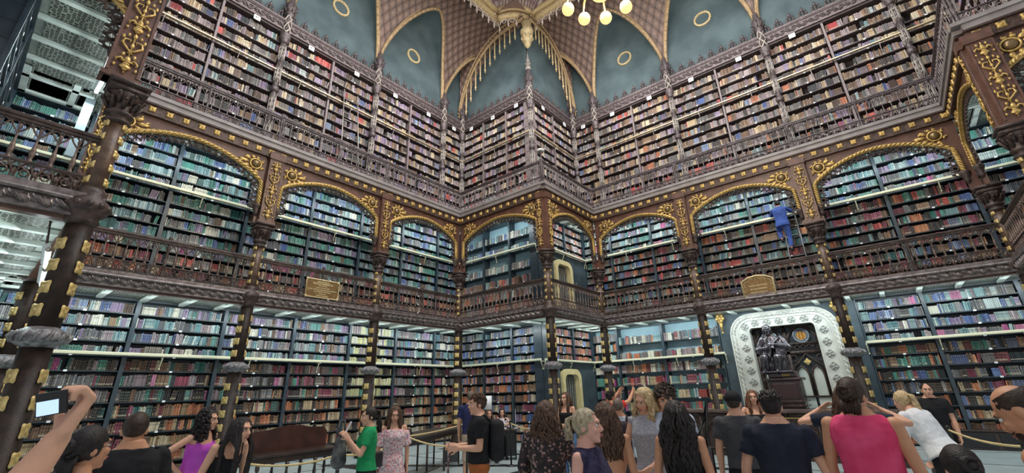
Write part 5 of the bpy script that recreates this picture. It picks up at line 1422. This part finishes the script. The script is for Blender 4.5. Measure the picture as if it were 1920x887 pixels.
def person(label, px, py, depth, face, fem=True, sk=SK_LIGHT, hs='long', hm=H_BROWN, hl=.4, top=('tee', None), bottom=('pants', None), shoes=None,
           armL=None, armR=None, lean=0, side=0, look=(0, 0), legs='stand', voxel=.0085, handL=.45, handR=.45, root=None, k=None, beard=False, glasses=False, zoff=0, seed=None, arms_abs=None, palmL=None, palmR=None, wide=1.0, absr=None):
    seed = seed if seed is not None else int(px+py)
    P = at_depth(px, py, depth); th = math.degrees(math.atan2(-P.y, -P.x))+90+face
    if absr is not None: th = absr
    zt = {'sit': -.42, 'climb': 0, 'kneel': -.3}.get(legs, 0)
    U = T(0, 0, .95+zt) @ RY(side) @ RX(lean) @ T(0, 0, -.95)          # upper body
    sh = (.185 if not fem else .160)*wide
    HM = U @ T(0, -.016, 1.592) @ RX(look[1]-lean*.75) @ RZ(look[0])
    topu = HM @ Vector((0, 0, .130))
    if k is None: k = (P.z-zoff)/topu.z
    kk = k
    if root is None:
        off = RZ(th) @ (Vector((topu.x, topu.y, 0))*kk); rp = Vector((P.x-off.x, P.y-off.y, zoff))
    else: rp = Vector(root)
    print('PERSON', round(kk, 3), [round(q, 2) for q in rp], label[:60])
    t = thing('person', label, 'person', T(*rp) @ RZ(th) @ SCL(kk))
    b = MB()
    if fem: tr = [(0, 0, .80, .09, .085), (0, .012, .90, .168, .118), (0, 0, 1.0, .140, .098), (0, -.004, 1.08, .120, .086), (0, -.012, 1.20, .138, .100), (0, -.018, 1.29, .150, .118), (0, 0, 1.38, .148, .088), (0, .008, 1.43, .118, .068), (0, .012, 1.465, .072, .056), (0, .012, 1.52, .050, .050)]
    else: tr = [(0, 0, .80, .09, .085), (0, .006, .90, .158, .112), (0, 0, 1.0, .148, .104), (0, -.004, 1.10, .146, .102), (0, -.006, 1.22, .165, .116), (0, -.008, 1.32, .184, .122), (0, .004, 1.40, .178, .098), (0, .010, 1.45, .138, .078), (0, .014, 1.485, .092, .068), (0, .014, 1.53, .064, .060)]
    tr = [(a, c, z, rx*wide, ry*(1+(wide-1)*1.2)) for a, c, z, rx, ry in tr]
    loft(b, tr, U)
    head(b, HM, fem)
    ua, fa = (.052, .040, .041, .027) if not fem else (.041, .034, .034, .0225), None
    r0, r1, r2, r3 = ua
    joints = {}
    for s, arm, hc, pn in ((1, armL, handL, palmL), (-1, armR, handR, palmR)):
        arm = arm or ((.18, 0, -1), (.05, .18, -1)); (uo, uf, uz), (fo, ff, fz) = arm[0], arm[1]
        S = U @ Vector((s*sh, .005, 1.405)); R3 = U.to_3x3() if not (len(arm) > 2 and arm[2] == 'w') else Matrix.Identity(3)
        d1 = (R3 @ Vector((s*uo, -uf, uz))).normalized(); d2 = (R3 @ Vector((s*fo, -ff, fz))).normalized()
        E_ = S+d1*.285; W_ = E_+d2*.245
        if arms_abs and s in arms_abs:
            inv = t.matrix_world.inverted(); E_, W_ = [inv @ Vector(q) for q in arms_abs[s]]; d2 = (W_-E_).normalized()
        capsule(b, S, E_, r0, r1, 12); capsule(b, E_, E_.lerp(W_, .35), r1, r2*1.03, 12); capsule(b, E_.lerp(W_, .3), W_, r2, r3, 12)
        b.ball(tuple(S), (r0*1.12, r0*1.05, r0*1.05), 10, 8)
        nrm = Vector(pn) if pn else Vector((-s, 0, 0)) if abs(d2.x) < .8 else Vector((0, 0, -1))
        hand(b, W_+d2*.008, d2, nrm, hc, .93 if fem else 1.05, s if not pn else s, .0095)
        joints[s] = (S, E_, W_, d2)
    hips = []
    for s in (-1, 1):
        Hh = Vector((s*.088, .004, .90+zt)); ft = None
        if legs == 'stand': Kn = Vector((s*.098, -.012, .49)); An = Vector((s*.105, .02, .085))
        elif legs == 'walk': Kn = Vector((s*.09, -.10*s-.02, .49)); An = Vector((s*.09, -.16*s+.05, .09))
        elif legs == 'sit': Kn = Vector((s*.11, -.42, .50)); An = Vector((s*.11, -.40, .085))
        elif legs == 'climb': Kn = Vector((s*.10, -.05, .50)) if s < 0 else Vector((.16, -.30, .74)); An = Vector((-.08, .03, .085)) if s < 0 else Vector((.12, -.02, .42))
        elif legs == 'lunge': Kn = Vector((s*.12, -.16 if s > 0 else -.02, .52)); An = Vector((s*.13, -.06 if s > 0 else .24, .09))
        capsule(b, Hh, Kn, .088 if fem else .086, .055, 14); capsule(b, Kn, Kn.lerp(An, .4), .054, .055, 12); capsule(b, Kn.lerp(An, .35), An, .055, .034, 12)
        capsule(b, An+Vector((0, .02, -.045)), An+Vector((s*.02, -.15, -.055)), .036, .026, 10)
        hips.append((s, Hh, Kn, An))
    solidify(b, 'body', sk, t, voxel, 3)
    # clothes
    kind, cm = top[0], top[1]; c = MB(); e = .013
    def torso(z0, z1, grow=e, flare=0):
        rr_ = []
        for i in range(14):
            z = z0+(z1-z0)*i/13
            for a_, b_ in zip(tr[:-1], tr[1:]):
                if a_[2] <= z <= b_[2]:
                    u = (z-a_[2])/(b_[2]-a_[2]); q = [a_[j]+(b_[j]-a_[j])*u for j in range(5)]; break
            else: q = list(tr[0])
            if z < .92: q = [0, .01, z, max(q[3], .16*wide), max(q[4], .112*wide)]
            g = grow+flare*max(0, (1.25-z))
            rr_.append((q[0], q[1], z, q[3]+g, q[4]+g))
        loft(c, rr_, U)
    def sleeve(fr, rad, loose=.012):
        for s in (1, -1):
            S, E_, W_, d2 = joints[s]
            if fr <= 1: capsule(c, S, S.lerp(E_, fr), r0+loose, r0+loose+rad, 14, None, True); c.ball(tuple(S), (r0+loose,)*3, 10, 8)
            else:
                capsule(c, S, E_, r0+loose, r1+loose+.004, 14); capsule(c, E_, E_.lerp(W_, fr-1), r1+loose+.004, r2+loose+rad, 14, None, True); c.ball(tuple(S), (r0+loose,)*3, 10, 8)
    if kind == 'tee': torso(.95, 1.475, e+.004, .03); sleeve(.62, .008, .014)
    elif kind == 'polo': torso(.88, 1.49, e+.006, .04); sleeve(.6, .01, .016)
    elif kind == 'shirt': torso(.80, 1.49, e+.010, .05); sleeve(1.55, .012, .016)
    elif kind == 'blouse': torso(.93, 1.47, e+.016, .06); sleeve(1.5, .014, .02)
    elif kind == 'dress_ls': torso(.80, 1.47, e+.012, .02); sleeve(1.5, .012, .014)
    elif kind == 'tank': torso(.90, 1.345, e, .02); [capsule(c, U @ Vector((s*.085*wide, -.075, 1.33)), U @ Vector((s*.100*wide, .01, 1.455)), .030, .026, 10) or capsule(c, U @ Vector((s*.100*wide, .01, 1.455)), U @ Vector((s*.085*wide, .075, 1.33)), .026, .030, 10) for s in (1, -1)]
    elif kind == 'mentank': torso(.84, 1.47, e+.006, .05); [c.ball(tuple(U @ Vector((s*.125, .008, 1.43))), (.052, .07, .035), 10, 8) for s in (1, -1)]
    elif kind == 'crop': torso(1.13, 1.34, e, 0); [capsule(c, U @ Vector((s*.08, y*.075, 1.33)), U @ Vector((s*.095, .01, 1.445)), .014, .012, 8) for s in (1, -1) for y in (-1, 1)]
    elif kind == 'strapless': torso(.95, 1.33, e, 0)
    elif kind == 'cami': torso(.92, 1.33, e, .02); [capsule(c, U @ Vector((s*.08, y*.08, 1.32)), U @ Vector((s*.09, .01, 1.44)), .008, .008, 8) for s in (1, -1) for y in (-1, 1)]
    elif kind == 'offshoulder': torso(.92, 1.385, e+.010, .0); [capsule(c, joints[s][0].lerp(joints[s][1], .18), joints[s][0].lerp(joints[s][1], .88), r0+.026, r0+.040, 14, None, True) for s in (1, -1)]
    elif kind == 'lace': torso(.90, 1.46, e, .01); [c.ball(tuple(U @ Vector((s*.150, 0, 1.41))), (.055, .06, .045), 10, 8) for s in (1, -1)]
    if cm is not None: solidify(c, 'top_garment' if 'dress' not in kind else 'dress_top', cm, t, .009, 3, .016 if kind not in ('crop', 'strapless', 'cami') else .005)
    kind, cm = bottom[0], bottom[1]; c = MB()
    if kind in ('pants', 'shorts', 'jeans'):
        loft(c, [(0, 0, .80+zt, .13, .10), (0, .008, .90+zt, .172*wide, .128), (0, .0, 1.0+zt, .152*wide, .112), (0, 0, 1.03+zt, .148*wide, .108)])
        for s, Hh, Kn, An in hips:
            capsule(c, Hh, Kn, .102, .070, 14)
            if kind != 'shorts': capsule(c, Kn, An.lerp(Kn, .06), .069, .058, 14, None, True); c.ball(tuple(Kn), (.070, .070, .070), 10, 8)
            else: capsule(c, Kn.lerp(Hh, .3), Kn.lerp(An, .05), .084, .084, 14, None, True)
    elif kind == 'skirt': loft(c, [(0, 0, z+zt, r_, r_*.82) for z, r_ in ((.42, .26), (.6, .235), (.8, .205), (.92, .182), (1.0, .155), (1.05, .14))])
    elif kind == 'longskirt': loft(c, [(0, 0, z+zt, r_, r_*.85) for z, r_ in ((.10, .30), (.4, .265), (.65, .225), (.85, .19), (.95, .175), (1.03, .142), (1.08, .135))])
    elif kind == 'dress': loft(c, [(0, 0, z+zt, r_, r_*.85) for z, r_ in ((.50, .27), (.7, .225), (.85, .195), (.95, .178), (1.05, .145), (1.12, .138))])
    if cm is not None: solidify(c, 'lower_garment', cm, t, .011, 2, .022)
    shm = shoes or BLACK
    for s, Hh, Kn, An in hips:
        q = MB(); capsule(q, An+Vector((0, .025, -.05)), An+Vector((s*.02, -.155, -.058)), .044, .034, 12, None, False); q.box(-.038+An.x, .045+An.x, An.y-.19, An.y+.065, An.z-.088, An.z-.07)
        q.build('shoe', shm, t, True)
    # face
    fmm = HM @ SCL(.95 if fem else 1)
    for s in (-1, 1):
        ey = MB().ball((s*.030, -.077, .012), (.0155, .012, .0095), 10, 6, fmm).build('eye', EYEW, t, True)
        MB().ball((s*.030, -.0855, .012), (.0070, .005, .0070), 8, 6, fmm).build('iris', IRIS, ey, True)
        MB().tube([(s*.014, -.093, .030), (s*.032, -.092, .036), (s*.050, -.078, .030)], [.0032, .004, .002], 5, fmm).build('eyebrow', hm, t, True)
        MB().tube([(s*.015, -.0855, .018), (s*.030, -.0895, .0225), (s*.045, -.080, .017)], [.0015, .0022, .0012], 4, fmm).build('eyelash', H_BLACK, t, True)
    MB().tube([(-.024, -.092, -.060), (-.010, -.1015, -.056), (0, -.102, -.058), (.010, -.1015, -.056), (.024, -.092, -.060)], [.002, .006, .006, .006, .002], 6, fmm).tube([(-.020, -.093, -.064), (0, -.100, -.067), (.020, -.093, -.064)], [.002, .007, .002], 6, fmm).build('lips', LIPM, t, True)
    if glasses:
        g = MB()
        for s in (-1, 1):
            g.tube([(s*.032+.024*math.cos(a), -.105, .010+.020*math.sin(a)) for a in [2*PI*q/14 for q in range(14)]], .002, 5, fmm, closed=True)
            g.tube([(s*.056, -.104, .014), (s*.078, -.05, .014), (s*.083, .02, .010)], .002, 4, fmm)
        g.tube([(-.008, -.107, .012), (.008, -.107, .012)], .002, 4, fmm); g.build('glasses', BLACK, t, True)
    if beard:
        q = MB(); q.ball((0, -.048, -.078), (.050, .052, .044), 12, 8, fmm); q.ball((0, -.088, -.048), (.024, .012, .006), 8, 5, fmm); q.build('beard', hm, t, True)
    if hs == 'capblack':
        hair(t, HM, 'buzz', hm, hl, fem, seed); q = MB(); q.ball((0, .014, .060), (.090, .108, .088), 20, 12, fmm); q.tube([(-.06, -.09, .055), (0, -.15, .045), (.06, -.09, .055)], [.012, .03, .012], 8, fmm, flat=.3)
        q.ball((0, .012, .148), .009, 6, 5, fmm); q.build('baseball_cap', cloth('black_cap', (.012, .012, .014)), t, True)
    else: hair(t, HM, hs, hm, hl, fem, seed)
    return t, joints
def W(t, v): return t.matrix_world @ v
def held(name, mb, m, label, cat, p, rot=0, tilt=0):
    o = mb.build(name, m, None, True, T(*p) @ RZ(rot) @ RX(tilt)); tag(o, label, cat); return o
bpy.context.view_layer.update()
NAVY = cloth('navy', (.016, .019, .035)); NAVY2 = cloth('navy_bright', (.022, .026, .085)); BLK = cloth('black', (.012, .012, .014)); DGREY = cloth('dark_grey', (.055, .055, .06)); PINK = cloth('hot_pink', (.66, .05, .14), (.78, .09, .22), 6)
GREEN = cloth('green', (.01, .24, .08), (.02, .32, .12), 6); MAG = cloth('magenta', (.50, .07, .52), (.62, .11, .62), 6); JEAN = cloth('light_jeans', (.30, .42, .60), (.42, .54, .70), 30); KHAKI = cloth('khaki', (.46, .36, .26)); RUST = cloth('rust', (.36, .11, .035), (.46, .16, .05), 8)
WHT = cloth('white', (.68, .69, .70)); PALE = cloth('pale_blue_shirt', (.42, .46, .54)); GREYT = cloth('heather_grey', (.30, .30, .33), (.42, .42, .45), 60); SALM = cloth('salmon_pink', (.70, .12, .16)); ORANGE = cloth('orange', (.78, .17, .03), (.88, .26, .05), 6); REDT = cloth('red', (.55, .03, .03)); WINE = cloth('wine', (.12, .01, .03)); JBLUE = cloth('work_blue', (.045, .09, .33), (.07, .13, .42), 6)
FLORAL = pattern_cloth('floral', (.66, .50, .50), [(.60, .16, .22), (.72, .58, .58), (.30, .26, .34), (.66, .34, .36), (.74, .66, .64)], 58, .35)
DOTS = pattern_cloth('dark_print', (.018, .014, .016), [(.03, .02, .022), (.30, .18, .16), (.05, .03, .03)], 52, .45)
WFLOR = pattern_cloth('white_print', (.65, .6, .62), [(.1, .09, .14), (.7, .66, .66), (.5, .2, .3)], 30, .5)
LACE = cloth('navy_lace', (.020, .017, .045), (.05, .042, .085), 26)
down = ((.16, -.02, -1), (.06, .12, -1))
# 1 - arm with the phone at the left edge
ph_w = at_depth(108, 822, 1.12); ph_e = at_depth(-5, 965, 1.0); shp = at_depth(-185, 930, .95)
person('person mostly out of frame at the left edge raising a forearm with a phone', -260, 780, .95, 180, False, SK_LIGHT, 'short', H_DBR, top=('tee', DGREY), bottom=('pants', BLK), voxel=.006,
       arms_abs={-1: (ph_e, ph_w)}, handR=.98, palmR=(1, 0, .1), root=(shp.x-.185*math.sin(math.radians(39))*1.0, shp.y+.185*math.cos(math.radians(39))*1.0, 0), k=1.0, seed=3)
pp_ = at_depth(93, 757, 1.12); toc = (Vector((0, 0, CAM_H))-pp_).normalized(); prot = Matrix((CR, -toc, CU)).transposed().to_4x4(); prot.translation = pp_
pht = thing('smartphone', 'black phone with a lit screen held up at the left edge', 'phone', prot @ RY(-6))
MB().bevbox(-.028, .034, -.001, .008, -.029, .028, .003).build('phone_body', BLACK, pht); MB().box(-.024, .018, -.0025, -.001, -.026, .008).build('screen', mat('lit_screen', (.5, .65, .85), .3, emit=(.45, .62, .85), es=.9), pht)
# 2 - 5
person('woman in a coral top with black tied hair and glasses looking right, lower left', 178, 797, 2.3, 125, True, SK_TAN, 'bun', H_BLACK, top=('cami', SALM), bottom=('pants', BLK), glasses=True, look=(0, -4), voxel=.007, seed=8)
person('man in a black T-shirt seen from behind, short dark hair, lower left', 262, 772, 3.1, 195, False, SK_TAN, 'buzz', H_DBR, top=('tee', BLK), bottom=('pants', DGREY), look=(-18, 0), wide=1.06, voxel=.008)
person('woman in a magenta tank top and pale jeans, hand on hip, curly dark hair', 396, 767, 5.1, 42, True, SK_LIGHT, 'curly', H_BLACK, .34, top=('tank', MAG), bottom=('jeans', JEAN), armR=((.75, -.35, -.62), (-.62, .35, -.65)), lean=14, side=-4, look=(18, 0), palmR=(1, 0, 0))
person('woman with very long straight black hair leaning forward in a black and grey top', 458, 782, 4.3, 38, True, SK_LIGHT, 'longfront', H_BLACK, .66, top=('tank', BLK), bottom=('pants', WINE), lean=34, look=(6, -6), armR=((.25, .35, -1), (.0, .35, -1)), armL=((.25, .5, -1), (.0, .6, -1)))
# 6 woman in green
t, j = person('woman in a green T-shirt taking a photo with her phone, dark ponytail', 692, 763, 5.5, -78, True, SK_LIGHT, 'pony', H_BLACK, .30, top=('tee', GREEN), bottom=('pants', BLK), armL=((.10, .42, -.8), (-.25, .70, .85)), armR=((.10, .42, -.8), (-.25, .70, .85)), look=(0, 4), handL=.6, handR=.6)
hp = (t.matrix_world @ j[1][2]+t.matrix_world @ j[-1][2])/2+Vector((0, 0, .12))
ph2 = thing('smartphone', 'white phone held by the woman in the green T-shirt', 'phone', T(*hp) @ RZ(math.degrees(math.atan2(-hp.y, -hp.x))+90-78) @ RX(-25))
MB().bevbox(-.036, .036, -.004, .004, -.072, .072, .003).build('phone_body', mat('white_phone', (.7, .72, .75), .3), ph2); MB().box(-.032, .032, .004, .005, -.066, .066).build('screen', BLACK, ph2)
bg = at_depth(637, 840, 5.3); q = MB(); capsule(q, (0, 0, .08), (0, 0, -.14), .060, .09, 14); q.tube([(-.05, 0, .15), (-.03, 0, .30), (.03, 0, .30), (.05, 0, .15)], .012, 6)
held('shoulder_bag', q, mat('grey_black_bag', (.03, .03, .032), .5, 0, (.14, .14, .14), 9), 'grey and black bag hanging in front of the woman in green', 'bag', bg)
# crossbody bag strap purse
q = MB(); q.bevbox(-.10, .10, -.04, .04, -.09, .09, .02); q.tube([(-.09, 0, .08), (-.07, .02, .30), (-.02, .02, .52)], .006, 5)
held('purse', q, BLACK, 'small black purse on a chain behind the woman in green', 'bag', at_depth(703, 862, 5.7))
# 7 floral dress
person('woman in an off-shoulder pink floral dress looking down, long brown hair', 742, 762, 6.2, 6, True, SK_LIGHT, 'longfront', H_BROWN, .38, top=('offshoulder', FLORAL), bottom=('longskirt', FLORAL), look=(0, 16), armL=((.2, 0, -1), (.05, .05, -1)), armR=((.2, 0, -1), (.05, .05, -1)))
# 8 man in navy and khaki shorts
person('man in a navy T-shirt and khaki shorts standing with his back turned', 884, 733, 8.9, 165, False, SK_LIGHT, 'buzz', H_GREY, top=('tee', NAVY2), bottom=('shorts', KHAKI), shoes=mat('grey_shoe', (.12, .12, .13), .6), armR=down, armL=((.2, .0, -1), (.1, .4, -1)))
# 9 man with backpack
t, j = person('man in profile with a black T-shirt, black backpack and rust trousers', 895, 739, 5.4, -84, False, SK_LIGHT, 'short', H_BROWN, top=('tee', BLK), bottom=('pants', RUST), armR=((.05, .12, -1), (-.1, 1, .02)), armL=((.05, .05, -1), (-.05, 1, .05)), handL=.8, handR=.8)
m9 = t.matrix_world
q = MB(); q.bevbox(-.15, .15, -.09, .09, -.24, .22, .06); q.bevbox(-.11, .11, .07, .13, -.20, .04, .03); q.tube([(-.10, -.08, .2), (-.11, -.16, .28), (-.11, -.28, .22), (-.12, -.26, .0)], .016, 6); q.tube([(.10, -.08, .2), (.11, -.16, .28), (.11, -.28, .22), (.12, -.26, .0)], .016, 6)
o = q.build('backpack', cloth('backpack', (.018, .018, .02)), None, True, m9 @ T(0, .22, 1.20)); tag(o, 'black backpack worn by the man with rust trousers', 'backpack')
q = MB(); q.tube([(0, 0, 0), (.01, 0, -.15), (0, 0, -.3)], .008, 5); q.tube([(.02, 0, 0), (.03, 0, -.15), (.04, 0, -.3)], .008, 5); capsule(q, (0, 0, -.34), (.03, 0, -.62), .05, .09, 12)
tag(q.build('net_bag', pattern_cloth('printed_bag', (.25, .12, .14), [(.4, .3, .32), (.1, .05, .06), (.5, .42, .42)], 40, .4), None, True, T(*(m9 @ (j[-1][2]+Vector((0, -.09, -.02))))) @ RZ(30)), 'printed bag dangling from the hand of the man with the backpack', 'bag')
# 10, 11 at the desk
person('woman in a printed blouse seated behind the small desk, chin on hand', 941, 757, 12.9, 0, True, SK_LIGHT, 'long', H_BLACK, .3, top=('blouse', WFLOR), bottom=('pants', BLK), legs='sit', armL=((.3, .5, -.8), (-.35, .5, .9)), armR=((.3, .4, -.9), (-.6, .7, -.1)), voxel=.011, k=.97)
person('person holding a white paper beside the seated woman at the desk', 917, 757, 12.4, 10, True, SK_LIGHT, 'long', H_BROWN, .3, top=('tee', BLK), bottom=('pants', BLK), legs='sit', armL=((.2, .6, -.5), (-.1, .6, .8)), voxel=.011, k=.97)
held('paper', MB().box(-.10, .10, -.003, .003, -.17, .17), WHITE, 'white paper held up near the small desk', 'paper', at_depth(915, 755, 12.0), facing(915, 12))
# 12 curly woman in dark print
t, j = person('woman seen from behind in a dark speckled dress with wavy brown hair', 1022, 750, 4.1, 172, True, SK_TAN, 'wavy', H_BROWN, .36, top=('dress_ls', DOTS), bottom=('dress', DOTS), wide=1.12, armL=((.3, .2, -1), (.0, .7, -.8)), armR=((.3, .2, -1), (.0, .7, -.8)))
q = MB(); q.bevbox(-.12, .12, -.05, .05, -.12, .12, .03); q.tube([(-.08, 0, .1), (-.06, 0, .3), (.06, 0, .3), (.08, 0, .1)], .008, 5)
held('handbag', q, BLACK, 'small black handbag beside the woman in the speckled dress', 'bag', at_depth(996, 878, 4.2), 30)
# 13
person('slim woman in a black camisole and jeans by the cream doorway', 1059, 735, 8.9, -35, True, SK_LIGHT, 'long', H_BROWN, .42, top=('cami', BLK), bottom=('jeans', cloth('mid_jeans', (.10, .17, .30))), armR=((.15, .1, -1), (-.3, 1, -.1)), armL=((.2, 0, -1), (-.6, .8, -.1)), voxel=.009)
# 14 blonde foreground
person('blonde woman in a navy lace top in profile, centre foreground', 1098, 765, 2.95, 68, True, SK_PINK, 'pony', H_ASH, .16, top=('lace', LACE), bottom=('pants', BLK), look=(12, -2), voxel=.007, wide=1.08, armR=((.18, -.1, -1), (.0, .1, -1)))
# 15 orange dress
person('woman with a bare back in an orange dress, long streaked brown hair', 1132, 752, 3.75, 172, True, SK_TAN, 'long', H_BROWN, .42, top=('none', None), bottom=('longskirt', ORANGE), look=(10, 0))
# 16 man in red arms raised
person('man in a red T-shirt raising both arms to take a photo near the open shelves', 1143, 733, 9.0, 130, False, SK_TAN, 'short', H_BLACK, top=('tee', REDT), bottom=('pants', BLK), armL=((.3, .8, .35), (-.2, .7, .7)), armR=((.3, .8, .35), (-.2, .7, .7)), voxel=.0095, look=(0, -14))
# 17 man with pale shirt + backpack
t, j = person('man in a pale blue shirt with a dark backpack, short greying hair, back turned', 1157, 746, 5.9, 178, False, SK_TAN, 'buzz', H_GREY, top=('tee', PALE), bottom=('pants', DGREY))
q = MB(); q.bevbox(-.15, .15, -.09, .09, -.24, .22, .06); q.tube([(-.10, -.08, .2), (-.11, -.16, .28), (-.11, -.28, .22)], .018, 6); q.tube([(.10, -.08, .2), (.11, -.16, .28), (.11, -.28, .22)], .018, 6)
tag(q.build('backpack', cloth('backpack_red', (.03, .02, .025)), None, True, t.matrix_world @ T(0, .22, 1.20)), 'dark backpack worn by the man in the pale blue shirt', 'backpack')
# 18 blonde grey sleeveless
person('blonde woman in a grey sleeveless dress looking down', 1201, 728, 4.4, -22, True, SK_LIGHT, 'wavy', H_BLOND, .26, top=('lace', GREYT), bottom=('dress', GREYT), look=(-14, 20), armR=((.35, .1, -1), (.15, .25, -1)), armL=((.15, .25, -1), (-.55, .75, -.5)))
# 19 man curly
person('man in a pale shirt with curly dark hair behind the black-haired woman', 1243, 726, 4.35, -8, False, SK_LIGHT, 'curlytop', H_DBR, top=('shirt', PALE), bottom=('pants', BLK), look=(12, 10), armR=((.2, .05, -1), (.05, .1, -1)))
# 20 black long hair crop top
t, j = person('woman in a black crop top with long wavy black hair, back turned', 1264, 750, 3.45, 168, True, SK_TAN, 'wavy', H_BLACK, .50, top=('crop', BLK), bottom=('pants', BLK), armL=((.22, .05, -1), (.0, .2, -1)), voxel=.008)
q = MB(); q.bevbox(-.15, .15, -.05, .05, -.15, .13, .04); q.tube([(-.12, 0, .1), (-.20, .0, .30), (-.27, 0, .44), (-.18, 0, .32), (.08, 0, .12)], .012, 6)
held('tote_bag', q, mat('shiny_black_leather', (.012, .012, .014), .25, 0, coat=.5), 'shiny black shoulder bag of the black-haired woman in the crop top', 'bag', at_depth(1318, 868, 3.4), 40)
# 21 - 23
person('man in a black baseball cap and dark grey T-shirt, back turned at the counter', 1372, 735, 4.75, 178, False, SK_LIGHT, 'capblack', H_DBR, top=('tee', DGREY), bottom=('pants', BLK), wide=1.03, look=(-10, 0))
person('woman in a black strapless top with long auburn hair facing the camera', 1408, 731, 7.2, 4, True, SK_LIGHT, 'longfront', H_AUB, .34, top=('strapless', BLK), bottom=('pants', BLK), armR=((.5, .25, -.6), (.2, .5, .6)), voxel=.0085)
person('man in a navy T-shirt seen from behind, arms hanging, in front of the counter', 1440, 734, 3.55, 178, False, SK_LIGHT, 'short', H_BLACK, top=('tee', NAVY), bottom=('pants', BLK), wide=1.10, armL=((.30, -.02, -1), (.10, .15, -1)), armR=((.30, -.1, -1), (-.02, .75, -.9)), voxel=.008)
# 24 pink tank
person('man in a bright pink sleeveless shirt with tied dark hair, back turned', 1590, 709, 3.25, 172, False, SK_TAN, 'bun', H_DBR, top=('mentank', PINK), bottom=('pants', BLK), wide=1.04, armL=((.22, .05, -1), (.05, .35, -1)), armR=((.22, -.05, -1), (.05, .15, -1)), look=(-14, 0), voxel=.008)
# 25 behind pink
person('person in a dark shirt with raised elbows behind the man in pink', 1578, 722, 4.3, 178, True, SK_LIGHT, 'long', H_BROWN, .25, top=('tee', NAVY), bottom=('pants', BLK), armL=((.95, .1, -.12), (-.85, .35, .55)), armR=((.95, .1, -.12), (-.85, .35, .55)))
# 26 blonde ponytail white shirt
person('woman in a loose white blouse with a blonde ponytail leaning left', 1683, 733, 5.3, 232, True, SK_LIGHT, 'pony', H_BLOND, .32, top=('blouse', WHT), bottom=('pants', BLK), lean=27, side=0, wide=1.08, armL=((.3, .5, -.8), (0, .8, -.5)), armR=((.3, .5, -.8), (0, .8, -.5)))
# 27
person('man in a black T-shirt facing the camera beside the right bookcases', 1733, 718, 7.4, 8, False, SK_LIGHT, 'buzz', H_BLACK, top=('tee', BLK), bottom=('pants', BLK), wide=.96, armL=((.12, .1, -1), (.0, .2, -1)), armR=((.12, .1, -1), (.0, .2, -1)))
# 28 bald man right
t, j = person('balding man in profile at the right edge bending his head down', 1866, 730, 2.1, -112, False, SK_TAN, 'bald', H_DBR, top=('tank', cloth('red_white', (.6, .1, .05), (.65, .6, .58), 5)), bottom=('pants', BLK), lean=14, look=(0, 26), beard=True, voxel=.007, wide=1.05)
# 29 dark head bottom right
person('dark-haired person in red low at the bottom right corner', 1785, 834, 2.0, 200, True, SK_PINK, 'bun', H_BLACK, top=('tee', REDT), bottom=('pants', BLK), lean=24, voxel=.007)
# 30 man on the ladder
person('man in blue work clothes climbing the ladder on the lower gallery', 1456, 377, 15.6, 176, False, SK_TAN, 'short', H_BLACK, top=('shirt', JBLUE), bottom=('pants', JBLUE), legs='climb', armL=((.25, .75, -.1), (-.2, .75, .5)), armR=((.4, .7, -.1), (-.2, .75, .5)), voxel=.012, zoff=5.85, lean=5, k=1.06, shoes=BLACK)

# the bronze statue on its pedestal -----------------------------------------------------
sm = RM('right', 5.66, .70, 2.03) @ SCL(1.06)
st = MB()
def SP(p): return Vector(p)
hm_ = T(-.06, -.10, 1.26) @ RX(12) @ RZ(12) @ SCL(1.18)
head(st, hm_, False)
loft(st, [(0, .05, 0, .30, .24), (-.02, .02, .2, .31, .25), (0, 0, .45, .25, .2), (0, .0, .62, .22, .17), (0, -.02, .82, .26, .17), (0, -.02, .98, .25, .14), (-.02, -.04, 1.08, .12, .09)])
for s, e_, w_ in ((1, (.40, -.12, .70), (.08, -.30, .80)), (-1, (-.42, -.10, .66), (-.08, -.32, .72))):
    S = Vector((s*.25, -.02, .98)); capsule(st, S, e_, .105, .10, 12); capsule(st, e_, w_, .10, .05, 12); d_ = (Vector(w_)-Vector(e_)).normalized(); hand(st, Vector(w_), d_, (0, .6, -.6), .4, 1.25, s, .011)
for s in (-1, 1):
    K = (s*.18-.06, -.38, .42); capsule(st, (s*.13, 0, .38), K, .15, .13, 12); capsule(st, K, (s*.15-.12, -.30, .06), .12, .10, 12); capsule(st, (s*.15-.12, -.28, .04), (s*.17-.14, -.46, .03), .06, .04, 10)
R_s = random.Random(4)
for k_ in range(46):                                 # falling robe folds
    a = R_s.uniform(-1.2, 1.2); x0 = .26*math.sin(a); y0 = -.18*math.cos(a); z0 = R_s.uniform(.45, 1.0)
    st.tube([(x0, y0, z0), (x0*1.15+.02, y0-.10, z0*.68), (x0*1.35-.05, y0-.16, z0*.35), (x0*1.5-.12, y0-.08, .02)], [.022, .034, .036, .03], 6)
for k_ in range(16):
    st.tube([(.22-.02*k_, -.16-.004*k_, 1.0-.01*k_), (.0-.02*k_, -.26, .80-.02*k_), (-.30, -.20, .55-.03*k_)], [.018, .026, .02], 5)
sts = thing('bronze_statue', 'dark bronze statue of a bearded robed figure on the pedestal in the doorway', 'statue', sm)
solidify(st, 'figure', BRONZE, sts, .013, 2, .012)
bz = MB(); bz.ball((0, -.05, -.085), (.058, .055, .075), 10, 8, hm_); bz.ball((0, .02, .03), (.088, .108, .105), 14, 10, hm_)
for k_ in range(40):
    a = R_s.uniform(-2.4, 2.4); bz.tube([hm_ @ Vector((.085*math.sin(a), .02+.10*math.cos(a), R_s.uniform(.0, .11))), hm_ @ Vector((.10*math.sin(a), .03+.11*math.cos(a), -.06)), hm_ @ Vector((.09*math.sin(a), .03+.1*math.cos(a), -.12))], [.015, .016, .008], 5)
bz.build('hair_and_beard', BRONZE, sts, True)
MB().bevbox(-.42, .42, -.44, .30, -.0, .05, .01).build('statue_base', BRONZE, sts)
